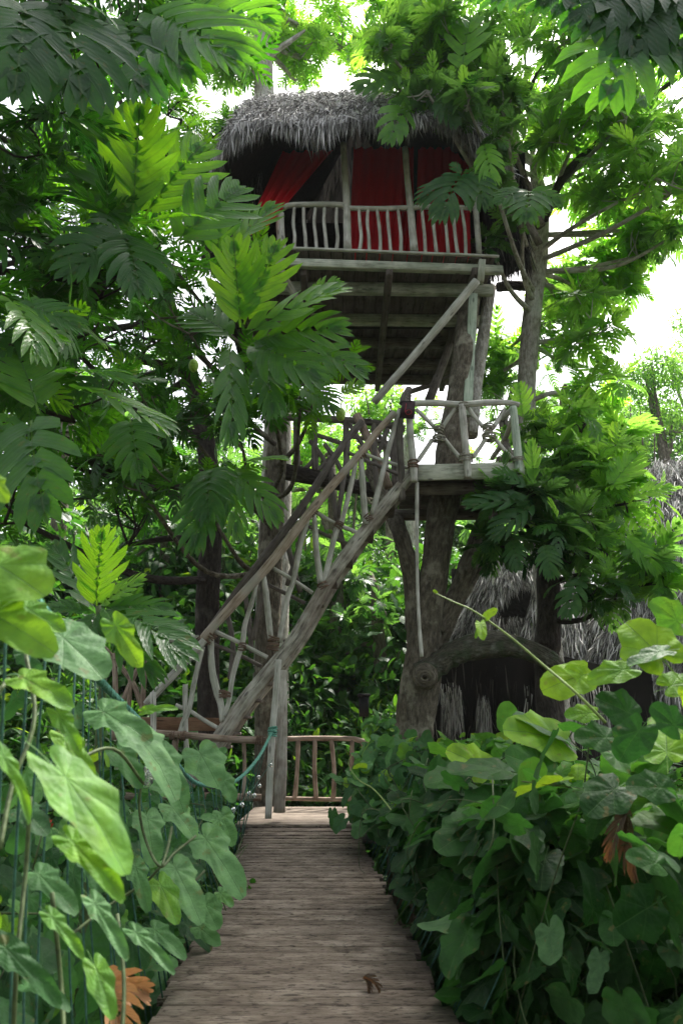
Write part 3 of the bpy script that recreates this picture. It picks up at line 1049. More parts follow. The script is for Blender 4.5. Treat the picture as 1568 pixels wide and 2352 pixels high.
    for pts in [[(800, 1040), (850, 1062), (915, 1090)], [(690, 1200), (740, 1225), (800, 1250)], [(590, 1330), (640, 1355), (700, 1385)], [(490, 1480), (540, 1500), (600, 1530)]]:
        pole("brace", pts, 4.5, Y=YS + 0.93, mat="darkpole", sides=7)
    # tall posts at the foot
    pole("post", [(647, 1540), (648, 1640), (646, 1760), (641, 1866)], [12, 13, 13.5, 14], Y=9.62, mat="log", sides=14)
    pole("post", [(640, 1515), (633, 1600), (625, 1700), (620, 1790), (616, 1880)], [7, 7.5, 8, 8, 8], Y=9.35, sides=10)
    pole("post", [(352, 1590), (353, 1690), (353, 1800), (353, 1900)], [7, 6.5, 6.5, 7], Y=9.4, sides=10)
    pole("post", [(404, 1690), (400, 1760), (396, 1850), (392, 1930)], [7, 7, 7, 7], Y=9.5, mat="brownpole", sides=10)
    pole("lower_rail", [(325, 1680), (420, 1688), (520, 1697), (611, 1701)], [7, 8, 8, 8], Y=9.42, mat="brownpole")
    pole("lower_rail", [(240, 1826), (330, 1830), (440, 1828), (600, 1832)], [8, 8, 8, 8], Y=9.55, mat="brownpole")
    pole("baluster", [(560, 1703), (562, 1760), (560, 1830)], [4.5, 4.5, 4.5], Y=9.5, mat="brownpole")
    pole("baluster", [(466, 1703), (468, 1760), (464, 1830)], [4.5, 4.5, 4.5], Y=9.5, mat="brownpole")
    # lower left fence of poles (partly behind leaves)
    for pts in [[(330, 1450), (332, 1540), (326, 1640)], [(262, 1500), (266, 1590), (262, 1700)], [(232, 1480), (300, 1560), (325, 1620)], [(345, 1480), (300, 1570), (270, 1640)], [(290, 1470), (300, 1560), (292, 1650)]]:
        pole("fence_pole", pts, 6, Y=9.9, mat="brownpole", sides=8)
    b = MB()
    b.box(at(320, 1662, 10.2), at(505, 1664, 10.2), 0.05, 0.17)
    b.build("board", M["brownboard"], root)
    # rope lashings
    for (x, y, r, n, h, ax) in [(480, 1466, 13, 7, 0.14, (0.6, 0, 1)), (462, 1472, 8, 4, 0.10, (-0.5, 0, 1)), (628, 1478, 13, 7, 0.16, (0.1, 0, 1)), (517, 1602 - 6, 14, 5, 0.06, (0, 0, 1)),
                                (556, 1486, 8, 4, 0.08, (0.2, 0, 1)), (608, 1308, 9, 5, 0.08, (0.7, 0, 1)), (718, 1178, 9, 4, 0.08, (0.7, 0, 1)), (829, 1046, 9, 4, 0.07, (0.7, 0, 1)),
                                (742, 1345, 11, 4, 0.07, (-0.6, 0, 1)), (778, 1206, 9, 4, 0.07, (0.5, 0, 1)), (845, 1190, 10, 4, 0.07, (-.6, 0, 1)),
                                (397, 1689, 9, 3, 0.05, (1, 0, 0)), (418, 1690, 9, 4, 0.07, (1, 0, 0)), (596, 1700, 9, 5, 0.08, (1, 0, 0))]:
        p = at(x, y, YS - 0.05 if y < 1680 else 9.42)
        MB().lash(p, ax, r * pxs(p), n, 0.016, h).build("lashing", M["lash"], root)
    return root


build_stairs()

# ================================================================== STAIR LANDING (BALCONY)
def build_balcony():
    Y0 = 9.55
    Y1 = 11.6
    root = empty("stair_landing", tuple(at(1070, 1080, 10.4)), "railed plank landing with roped X braces at the top of the stairs", "landing")

    def pole(name, pts, r, Y=Y0, mat="weathered", kn=0.04, sides=10):
        P = [at(p[0], p[1], p[2] if len(p) > 2 else Y) for p in pts]
        s = pxs(P[len(P) // 2])
        rr = [q * s for q in (r if isinstance(r, (list, tuple)) else [r] * len(pts))]
        return MB().tube(P, rr, sides, 7, kn, lump=0.05).build(name, M[mat], root)

    s = pxs(at(1070, 1080, Y0))
    zt = at(1070, 1064, Y0)[2]
    # floor
    xl, xr = at(950, 1080, Y0)[0], at(1198, 1080, Y0)[0]
    mb = MB()
    y = Y0 + 0.02
    while y < Y1:
        w = RNG.uniform(0.13, 0.16)
        mb.box((xl - 0.05, y + w / 2, zt - 0.02), (xr + 0.02, y + w / 2, zt - 0.02), w - 0.006, 0.035)
        y += w
    mb.build("floor_boards", M["under"], root)
    for x in (xl + 0.2, (xl + xr) / 2, xr - 0.15):
        MB().box((x, Y0 + 0.05, zt - 0.10), (x, Y1, zt - 0.10), 0.08, 0.12).build("joist", M["under"], root)
    # fascia board
    a, b = at(955, 1086, Y0), at(1199, 1080, Y0)
    MB().box(a, b, 0.045, 38 * s, up=(0, 0, 1), bev=0.006).build("fascia", M["plank"], root)
    MB().box(at(1200, 1079, Y0 - 0.004), at(1200, 1079, Y0) + np.array([0, 2.0, 0]), 0.045, 40 * s).build("side_board", M["plank"], root)
    # posts
    pole("post", [(951, 1107), (948, 1060), (942, 1000), (939, 950), (936, 925)], [9, 9, 8.5, 8.5, 8.5], Y=Y0 - 0.07)
    pole("post", [(923, 1150), (921, 1080), (918, 1010), (920, 940)], [8, 8, 8, 8], Y=Y0 + 0.12, mat="darkpole")
    pole("post", [(1074, 1098), (1072, 1060), (1066, 1000), (1060, 930)], [8.5, 8, 8.5, 8], Y=Y0 - 0.06)
    pole("post", [(1191, 1088), (1188, 1040), (1183, 990), (1177, 935)], [9, 9, 9, 9], Y=Y0 - 0.03, mat="greenpaint")
    pole("top_rail", [(944, 927), (1000, 926), (1060, 929), (1120, 925), (1165, 925), (1192, 930)], [7, 7.5, 7, 7.5, 6.5, 6], Y=Y0 - 0.03)
    # carved finial
    f = MB()
    p = at(935, 912, Y0 - 0.05)
    f.tube([at(930, 928, Y0 - .05), at(931, 915, Y0 - .05), at(936, 900, Y0 - .05), at(938, 890, Y0 - .05)], [13 * s, 12 * s, 9 * s, 4 * s], 12, 5, 0.05, lump=0.1)
    for q in range(7):
        t = q / 6
        c = at(930 + 8 * t, 926 - 34 * t, Y0 - .05)
        f.lash(c, (0.15, 0, 1), (13.5 - 7.5 * t) * s, 1, 0.018, 0)
    f.build("finial", M["darkpole"], root)
    for pts in [[(955, 940), (978, 962), (1002, 987)], [(1046, 936), (1028, 962), (1012, 988)], [(1016, 1003), (1034, 1026), (1056, 1052)], [(992, 1010), (976, 1034), (958, 1060)],
                [(1075, 937), (1090, 958), (1108, 980)], [(1158, 940), (1146, 960), (1134, 980)], [(1114, 1008), (1100, 1030), (1086, 1050)], [(1138, 1010), (1156, 1032), (1178, 1054)]]:
        pole("brace", pts, 5, sides=8)
    for (x, y, r, n, h) in [(1007, 984, 11, 5, 0.07), (1007, 1008, 14, 6, 0.07), (1121, 981, 13, 5, 0.07), (1122, 1004, 14, 6, 0.07), (1069, 1052, 15, 7, 0.09), (1062, 934, 14, 4, 0.04), (1188, 1056, 12, 5, 0.06)]:
        p = at(x, y, Y0 - 0.01)
        MB().lash(p, (0, 0, 1), r * s, n, 0.018, h).build("lashing", M["greylash"], root)
    for (x, y, r, n, h) in [(1007, 996, 8, 5, 0.1), (1121, 993, 8, 5, 0.1)]:
        p = at(x, y, Y0 - 0.01)
        MB().lash(p, (0.3, 0, 1), r * s, n, 0.018, h).build("lashing", M["greylash"], root)
    p = at(948, 1067, Y0 - 0.07)
    MB().lash(p, (0, 0, 1), 11 * s, 5, 0.018, 0.08).build("lashing", M["lash"], root)
    # right side and rear railing
    pole("post", [(1165, 1060), (1160, 1000), (1157, 945)], 8, Y=Y1 - 0.1, mat="darkpole")
    pole("side_rail", [(1178, 938, Y0), (1165, 950, 10.5), (1152, 962, Y1)], 6.5)
    pole("brace", [(1180, 950, Y0 + .1), (1158, 1010, 10.6), (1130, 1052, Y1)], 6)
    pole("brace", [(1180, 1055, Y0 + .1), (1158, 1010, 10.7), (1148, 965, Y1)], 6, mat="darkpole")
    # thin pole hanging down from the corner to the tree fork
    pole("prop_pole", [(957, 1108), (957, 1220), (958, 1333), (962, 1430), (968, 1508)], [4.5, 4.5, 4, 4.5, 4.5], Y=Y0 + 0.02)
    # lower under-beams
    for yy in (9.9, 11.2):
        MB().tube([(xl - 0.15, yy, zt - 0.26), (xr + 0.1, yy, zt - 0.24)], 0.09, 10, 5, .05).build("beam", M["darkpole"], root)
    return root


build_balcony()

# sign
def build_sign():
    Y = 9.55 - 0.17
    c = at(936, 941, Y)
    s = pxs(c)
    root = empty("number_sign", tuple(c), "small dark board with a red painted 6 on the landing post", "sign")
    a = at(934, 960, Y)
    b = at(938, 922, Y)
    MB().box(a, b, 31 * s, 0.02, up=(0, -1, 0), bev=0.004).build("board", M["sign"], root)
    # painted frame strips
    fr = MB()
    for (x0, y0, x1, y1) in ((920, 923, 952, 920.5), (918.5, 960, 951.5, 962), (919.5, 923, 918.5, 961), (952, 921, 951, 961)):
        fr.box(at(x0, y0, Y - 0.012), at(x1, y1, Y - 0.012), 0.012, 0.008, up=(0, -1, 0))
    fr.build("frame", M["lamp"], root)
    pts = [(932.5, 927), (931.5, 934), (930.5, 941), (930.5, 947), (934, 951.5), (940, 951.5), (944.5, 948.5), (944, 944), (939, 941), (934, 943), (931, 946.5)]
    g = MB()
    g.tube([at(x, y, Y - 0.0125) for x, y in pts], 1.5 * s, 6, 5, flat=0.35)
    g.build("number_6", M["signred"], root)


build_sign()

# rear gallery behind the stairs
def build_gallery():
    Y = 12.2
    root = empty("rear_gallery", tuple(at(780, 1110, Y)), "shaded rear gallery of crossed poles on a dark log behind the stairs", "gallery")

    def pole(name, pts, r, Y=Y, mat="darkpole", kn=0.05, sides=9):
        P = [at(p[0], p[1], p[2] if len(p) > 2 else Y) for p in pts]
        s = pxs(P[len(P) // 2])
        rr = [q * s for q in (r if isinstance(r, (list, tuple)) else [r] * len(pts))]
        return MB().tube(P, rr, sides, 6, kn, lump=0.05).build(name, M[mat], root)

    pole("log_beam", [(640, 1080), (700, 1092), (790, 1112), (900, 1136), (960, 1150)], [18, 18, 17, 17, 16], mat="darkbark", sides=14)
    pole("top_rail", [(640, 958), (740, 962), (850, 970), (930, 985)], 8)
    pole("mid_rail", [(790, 1000), (850, 1010), (925, 1024)], 5)
    for x in (681, 722, 795, 860, 905):
        pole("post", [(x - 1, 960 + (x - 680) * 0.05), (x, 1020), (x + 2, 1075 + (x - 680) * 0.2)], [7, 7.5, 8])
    for p in [[(712, 1012), (740, 1050), (765, 1100)], [(745, 1020), (770, 1055), (790, 1095)], [(735, 1040), (708, 1070), (690, 1082)], [(760, 1050), (735, 1075), (710, 1090)],
              [(800, 970), (836, 1030), (852, 1090)], [(890, 985), (868, 1040), (840, 1090)], [(700, 990), (745, 1005), (790, 1020)], [(870, 1000), (900, 1050), (912, 1110)]]:
        pole("brace", p, 5.5, sides=8)
    pole("rafter_brace", [(818, 952, 10.8), (836, 990, 10.8), (852, 1022, 10.8), (875, 1075, 10.8), (893, 1121, 10.8)], 10, mat="brownpole")
    pole("lashing_band", [(672, 1062), (684, 1066), (694, 1062)], 4, mat="lash")


build_gallery()

# ================================================================== TREEHOUSE
def build_house():
    YF = 9.95
    YB = 14.2
    A = at(648, 574, YF)
    Bc = at(1136, 590, YF + 0.22)
    zf = (A[2] + Bc[2]) / 2
    root = empty("treehouse", (0.7, 12.0, zf), "thatched treehouse with a pole balustrade and red curtains high in the trees", "treehouse")
    s = pxs(at(900, 580, YF))

    def fy(x):  # front line, the right end a little farther
        return YF + 0.22 * (x - A[0]) / (Bc[0] - A[0])

    xl, xr = A[0] - 0.02, Bc[0]
    # floor boards (running front to back) seen from beneath
    mb = MB()
    x = xl
    while x < xr - 0.05:
        w = min(RNG.uniform(0.17, 0.23), xr - x)
        mb.box((x + w / 2, fy(x) + RNG.uniform(-0.03, 0.02), zf - 0.02), (x + w / 2, YB, zf - 0.02 + RNG.uniform(-.004, .004)), w - 0.008, 0.035)
        x += w
    mb.build("floor", M["under"], root)
    # front beam and joists poking out on the right
    MB().box(at(630, 604, YF + 0.02), at(1153, 621, YF + 0.26), 0.10, 21 * s, bev=0.01).build("front_beam", M["plank"], root)
    for (yy, dz, xe, m) in ((10.75, -0.02, 0.08, "plank"), (11.75, 0, 0.10, "plank"), (12.55, 0, 0.03, "darkpole"), (13.4, 0, 0.0, "darkpole"), (14.1, 0, 0, "darkpole")):
        MB().box((xl - 0.25, yy, zf - 0.15 + dz), (xr + xe, yy + 0.08, zf - 0.15 + dz), 0.11, 0.20, bev=0.01).build("joist", M[m], root)
    for xx in (xl + 0.35, 0.75, xr - 0.35):
        MB().box((xx, YF + 0.1, zf - 0.33), (xx, YB, zf - 0.33), 0.11, 0.15, bev=0.01).build("bearer", M["under"], root)
    # bracket block at the right front corner
    MB().box(at(1106, 600, YF + 0.14), at(1102, 650, YF + 0.14), 16 * s, 0.12, up=(0, 1, 0)).build("bracket", M["plank"], root)
    # balustrade
    yr = YF + 0.06

    def pole(name, pts, r, mat="weathered", Y=None, sides=9, kn=0.04, par=None):
        P = [at(p[0], p[1], p[2] if len(p) > 2 else (Y or yr + 0.22 * (p[0] - 648) / 490)) for p in pts]
        q = pxs(P[len(P) // 2])
        rr = [k * q for k in (r if isinstance(r, (list, tuple)) else [r] * len(pts))]
        return MB().tube(P, rr, sides, 6, kn, lump=0.04).build(name, M[mat], par or root)

    top = pole("top_rail", [(650, 478), (674, 471), (780, 471), (800, 478), (900, 479), (1000, 475), (1092, 478)], [6, 6.5, 7, 6, 6, 6, 5.5])
    for (t, b) in ((676, 675), (697, 703), (724, 727), (745, 750), (773, 772), (824, 825), (845, 848), (865, 873), (889, 897), (913, 920), (968, 976), (995, 1002), (1016, 1029), (1038, 1051), (1059, 1069)):
        m = (t + b) / 2 + RNG.uniform(-3, 3)
        yb = 571 + (b - 646) * 0.039
        pole("baluster", [(t, 478), (m - 1.5, 510), (m + 2, 545), (b, yb)], [3.6, 4, 4, 4.4], sides=8, par=top)
    pole("post", [(643, 490), (644, 530), (648, 575)], [9, 9.5, 10])
    pole("post", [(645, 560), (640, 600), (646, 630)], [9, 9, 8])
    # roof posts running up from the balustrade into the dark
    pole("roof_post", [(788, 330), (792, 400), (796, 470), (798, 576)], [7.5, 7.5, 8.5, 9.5])
    pole("roof_post", [(930, 340), (934, 400), (941, 470), (951, 580)], [7.5, 7.5, 8.5, 9])
    pole("roof_post", [(1080, 350), (1086, 420), (1091, 474), (1100, 585)], [6, 6, 6.5, 6.5])
    # inner walls, the room's shade put into their near-black colour
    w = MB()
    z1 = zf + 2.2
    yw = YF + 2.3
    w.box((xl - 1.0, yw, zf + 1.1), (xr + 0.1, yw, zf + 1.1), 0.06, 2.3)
    w.build("inner_wall", M["shadedark"], root)
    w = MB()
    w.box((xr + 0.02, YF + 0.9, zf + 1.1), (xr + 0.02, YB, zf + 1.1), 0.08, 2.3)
    w.build("side_wall", M["shadedark"], root)
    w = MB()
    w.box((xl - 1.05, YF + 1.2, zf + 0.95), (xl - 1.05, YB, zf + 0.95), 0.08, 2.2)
    w.build("side_wall", M["shadedark"], root)
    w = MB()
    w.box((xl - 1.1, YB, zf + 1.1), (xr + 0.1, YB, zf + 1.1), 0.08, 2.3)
    w.build("back_wall", M["shadedark"], root)
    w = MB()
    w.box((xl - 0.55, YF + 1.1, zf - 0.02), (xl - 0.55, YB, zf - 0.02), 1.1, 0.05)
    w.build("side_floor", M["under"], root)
    # roof: rounded hip, shaggy
    cx, cy = 0.34, YF + 2.15
    ez = at(800, 281, YF - 0.75)[2]
    rz = ez + 3.35
    ax_, by_ = 2.48, 2.90

    # equal steps along the eave
    pa = np.linspace(math.pi * 2.20, math.pi * 0.80, 1500)
    ex = ax_ * np.sign(np.cos(pa)) * np.abs(np.cos(pa)) ** 0.42
    ey = by_ * np.sign(np.sin(pa)) * np.abs(np.sin(pa)) ** 0.42
    sl = np.concatenate([[0], np.cumsum(np.hypot(np.diff(ex), np.diff(ey)))])
    sl /= sl[-1]

    def S(u, v):
        # u from one side round the front to the other side
        ph = float(np.interp(u, sl, pa))
        c, s_ = math.cos(ph), math.sin(ph)
        e = 0.42
        X = ax_ * math.copysign(abs(c) ** e, c)
        Yv = by_ * math.copysign(abs(s_) ** e, s_)
        rX = 2.02 * max(-1, min(1, c * 1.35))
        k = v ** 0.9
        droop = 0.22 * max(0, abs(c) - 0.55) / 0.45
        z = rz + (ez - droop - rz) * v + 0.10 * math.sin(u * 31) * v * v - 0.25 * math.sin(math.pi * v) * -0.6
        return np.array([cx + rX + (X - rX) * k, cy + Yv * k, z])

    parts = [thatch_surface(S, 0, 0, 26000, 0.26, 0.014, fringe=11000, fringe_len=0.40, spread=0.30, thick=0.10, coarse=(70, 18))]
    build_thatch("thatched_roof", parts, M["thatch"], root)

    def S2(u, v):  # back half, plain
        ph = math.pi * (0.20 + 0.60 * u)
        c, s_ = math.cos(ph), math.sin(ph)
        e = 0.42
        X = ax_ * math.copysign(abs(c) ** e, c)
        Yv = by_ * math.copysign(abs(s_) ** e, s_)
        rX = 2.02 * max(-1, min(1, c * 1.35))
        return np.array([cx + rX + (X - rX) * v, cy + Yv * v, rz + (ez - rz) * v])

    build_thatch("rear_roof", [thatch_surface(S2, 0, 0, 2500, 0.4, 0.03, fringe=600, coarse=(40, 10))], M["thatch"], root)
    # ceiling underlayer closes off the sky
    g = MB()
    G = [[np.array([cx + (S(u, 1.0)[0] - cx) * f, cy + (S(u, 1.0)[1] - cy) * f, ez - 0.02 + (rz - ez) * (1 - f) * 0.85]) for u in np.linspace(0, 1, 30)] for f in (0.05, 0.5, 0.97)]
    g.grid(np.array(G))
    g.build("ceiling", M["shadedark"], root)
    # low shaggy side roof at the left
    Lp = at(452, 398, 11.3)
    Rp = at(560, 330, 10.9)

    def S3(u, v):
        a = Rp + np.array([0.1, 2.2 * u, 0.45])
        b = Lp + np.array([0.0, 2.2 * u, -0.1])
        return a + (b - a) * v + np.array([0, 0, 0.12 * math.sin(v * 3)])

    build_thatch("side_roof", [thatch_surface(S3, 0, 0, 2200, 0.35, 0.022, fringe=900, fringe_len=0.55, spread=0.2, coarse=(12, 8))], M["thatch"], root)
    # shaggy dark thatch wall hanging left and right of the opening
    for (xa, ya, xb, yb, Yw, dz) in ((470, 400, 600, 330, 11.0, 1.5), (1105, 360, 1205, 350, 10.75, 1.9)):
        P0, P1 = at(xa, ya, Yw), at(xb, yb, Yw)

        def S4(u, v, P0=P0, P1=P1, dz=dz):
            return P0 + (P1 - P0) * u + np.array([0, 0.25 * v, -dz * v + (0.0)])
        build_thatch("thatch_wall", [thatch_surface(S4, 0, 0, 2600, 0.4, 0.024, fringe=500, fringe_len=0.4, spread=0.12, coarse=(8, 6))], M["darkthatch"], root)
    # front edge of the floor: ragged board ends
    e = MB()
    e.box((xl - 0.03, fy(xl) - 0.05, zf - 0.012), (xr + 0.05, fy(xr) - 0.05, zf - 0.012), 0.05, 0.04, bev=0.008)
    e.build("edge_board", M["weathered"], root)
    # struts
    pole("strut", [(1094, 645, YF + 0.1), (1020, 735, YF + .31), (955, 812, YF + 0.52), (858, 925, YF + 0.85)], [10, 9.5, 9, 9])
    MB().box(at(1086, 676, YF + 0.45), at(1072, 955, YF + 0.35), 20 * s, 0.08, up=(0, 1, 0)).build("painted_post", M["greenpaint"], root)
    MB().tube([at(1125, 660, 11.2), at(1108, 780, 11.0), at(1090, 900, 10.8), at(1080, 1000, 10.6)], [0.10, 0.11, 0.11, 0.11], 10, 5, .05).build("support_post", M["palebark"], root)
    pole("strut", [(640, 610, YF + 0.1), (660, 650, YF + .3), (690, 700, YF + 0.6)], 9)
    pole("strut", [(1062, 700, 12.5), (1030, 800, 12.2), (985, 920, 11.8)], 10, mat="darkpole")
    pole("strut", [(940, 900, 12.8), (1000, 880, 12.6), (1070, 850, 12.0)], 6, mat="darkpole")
    return zf, YF


ZF, YF = build_house()

# curtains
def build_curtain(label, top, bot, Y, folds=7, amp=0.05, nx=46, ny=24, sweep=0.0):
    """top/bot: ((x0,y),(x1,y)) in picture units at distance Y (a pair for top, bottom)"""
    Yt, Yb = Y
    G = []
    ph = RNG.uniform(0, 6)
    for j in range(ny + 1):
        v = j / ny
        row = []
        for i in range(nx + 1):
            u = i / nx
            x0 = top[0][0] + (bot[0][0] - top[0][0]) * (v ** (1 + sweep))
            x1 = top[1][0] + (bot[1][0] - top[1][0]) * (v ** (1 + sweep))
            y0 = top[0][1] + (bot[0][1] - top[0][1]) * v
            y1 = top[1][1] + (bot[1][1] - top[1][1]) * v
            p = at(x0 + (x1 - x0) * u, y0 + (y1 - y0) * u, Yt + (Yb - Yt) * v)
            am = amp * (0.6 + 0.4 * math.sin(v * 3))
            p = p + np.array([0, am * math.sin(u * folds * 6.28 + ph + 0.8 * math.sin(v * 2.2 + u * 5)) + 0.4 * am * math.sin(u * folds * 13 + v * 3), 0])
            row.append(p)
        G.append(row)
    o = MB().grid(np.array(G)).build("curtain", M["curtain"])
    tag(o, label, "curtain", "red curtains in the treehouse opening")


build_curtain("red curtain billowing out past the left post of the balcony", ((650, 350), (765, 345)), ((556, 548), (618, 520)), (10.6, 9.85), 4, 0.05)
build_curtain("red curtain hanging behind the balusters between the two roof posts", ((812, 340), (925, 340)), ((800, 600), (915, 605)), (10.65, 10.55), 5, 0.05)
build_curtain("narrow red curtain gathered against the second roof post", ((925, 340), (950, 340)), ((905, 600), (950, 606)), (10.95, 10.85), 3, 0.04)
build_curtain("red curtain hanging behind the rightmost run of balusters", ((960, 340), (1075, 340)), ((955, 605), (1082, 606)), (10.75, 10.65), 6, 0.05)

# ================================================================== SUPPORT TREE (carries house and landing)
def pr(lst, Y, k=1.0):
    """[(x, y, halfwidth[, Y])] -> [(point, radius)]"""
    out = []
    for q in lst:
        p = at(q[0], q[1], q[3] if len(q) > 3 else Y)
        out.append((p, q[2] * pxs(p) * k))
    return out


def down(p, z=-1.7, r=None):
    return np.array([p[0], p[1], z])


def build_support_tree():
    Y = 10.5
    base = at(950, 1720, Y)
    tr = [(down(base), 0.40)] + pr([(945, 1790, 56), (948, 1700, 46), (956, 1620, 47), (968, 1540, 46), (974, 1480, 42), (984, 1400, 34), (1000, 1300, 31), (1012, 1200, 32), (1030, 1080, 34), (1040, 1000, 34), (1056, 900, 29), (1068, 780, 25), (1082, 640, 22, 11.2), (1100, 500, 20, 12.3), (1110, 300, 16, 13.0)], Y)
    parts = [
        ("limb", pr([(962, 1520, 24), (950, 1430, 22), (948, 1340, 21), (925, 1240, 19), (890, 1160, 16, 11.6), (850, 1080, 13, 12.2)], Y + 0.05), M["bark"]),
        ("limb", pr([(990, 1500, 24), (1022, 1430, 21), (1058, 1340, 20), (1092, 1250, 18), (1125, 1150, 17, 11.4), (1150, 1060, 13, 12.0)], Y + 0.1), M["bark"]),
        ("limb", pr([(966, 1552, 30), (1000, 1528, 26), (1045, 1500, 27), (1100, 1485, 29), (1160, 1482, 30), (1225, 1500, 28), (1275, 1530, 22), (1310, 1575, 14)], Y - 0.25), M["mossbark"]),
        ("limb", pr([(1010, 1450, 9), (1060, 1380, 8, 10.8), (1110, 1290, 7, 11.2)], Y - .1), M["bark"]),
    ]
    cl = []
    for (x, y, YY, r, n) in [(1080, 330, 13.6, 1.1, 7), (1000, 250, 14.5, 1.1, 6), (1170, 260, 13.5, 1.1, 7)]:
        cl.append((at(x, y, YY), r, n, 0.45, 7))
    root = tree("support_tree", "big forked grey tree that carries the treehouse and its landing", "tree", down(base), tr, M["bark"], cl, trunk_parts=parts, tpls=BFM, tone=0.35)
    # knot with rings
    k = MB()
    c = at(975, 1556, Y - 0.60)
    toc = norm(CAM - c)
    s = pxs(c)
    k.ball(c + np.array([0.03, 0.20, 0.03]), 30 * s, (1, 0.9, 1.05), 8)
    for rr, w, d in ((20, 5, 0.0), (14, 4, 0.02), (8, 3.2, 0.035)):
        pts = []
        _, e1, e2 = frame(toc)
        for q in range(13):
            a = 2 * math.pi * q / 12
            pts.append(c + toc * d + (e1 * math.cos(a) * 1.0 + e2 * math.sin(a) * 0.9) * rr * s * RNG.uniform(0.95, 1.05))
        k.tube(pts, w * s, 6, 3)
    k.build("knot", M["bark"], root)


build_support_tree()

# ================================================================== THATCHED HUTS
def hip_hut():
    """tall hut at the right, steep hip roof"""
    eL, eR = at(1262, 1585, 13.0), at(1800, 1640, 12.2)
    tL, tR = at(1462, 1066, 15.6), at(1800, 1036, 15.0)
    root = empty("tall_thatched_hut", (8, 15, ground_z(8, 15)), "tall hut with a huge steep grey thatched roof behind the breadfruit tree", "hut")

    def S(u, v):
        a = tL + (tR - tL) * u
        b = eL + (eR - eL) * u
        p = a + (b - a) * v
        bul = 0.45 * math.sin(math.pi * min(v, 1))
        rnd = 0.5 * max(0, (0.12 - u) / 0.12)
        return p + np.array([rnd * 0.8 * (1 - v), -bul + rnd * 0.9, -0.3 * rnd * (1 - v) + 0.05 * math.sin(u * 60 + v * 20)])

    build_thatch("roof", [thatch_surface(S, 0, 0, 24000, 0.27, 0.018, fringe=2600, fringe_len=0.5, spread=0.20, thick=0.12, coarse=(40, 20))], M["thatch"], root)
    bL = eL + np.array([0.5, 5.5, 0])

    def Sl(u, v):
        a = tL + np.array([0, 1.5 * u, 0])
        b = eL + (bL - eL) * u
        return a + (b - a) * v + np.array([-0.4 * math.sin(math.pi * v), 0, 0])
    build_thatch("side_roof", [thatch_surface(Sl, 0, 0, 5000, 0.4, 0.026, fringe=800, fringe_len=0.6, coarse=(14, 12))], M["thatch"], root)
    w = MB()
    w.box(eL + np.array([0.4, 0.9, -1.3]), eR + np.array([0, 0.9, -1.3]), 0.1, 4.6)
    w.box(eL + np.array([0.45, 0.9, -1.3]), bL + np.array([0.45, 0, -1.3]), 0.1, 4.6)
    w.build("wall", M["shadedark"], root)
    return root


hip_hut()


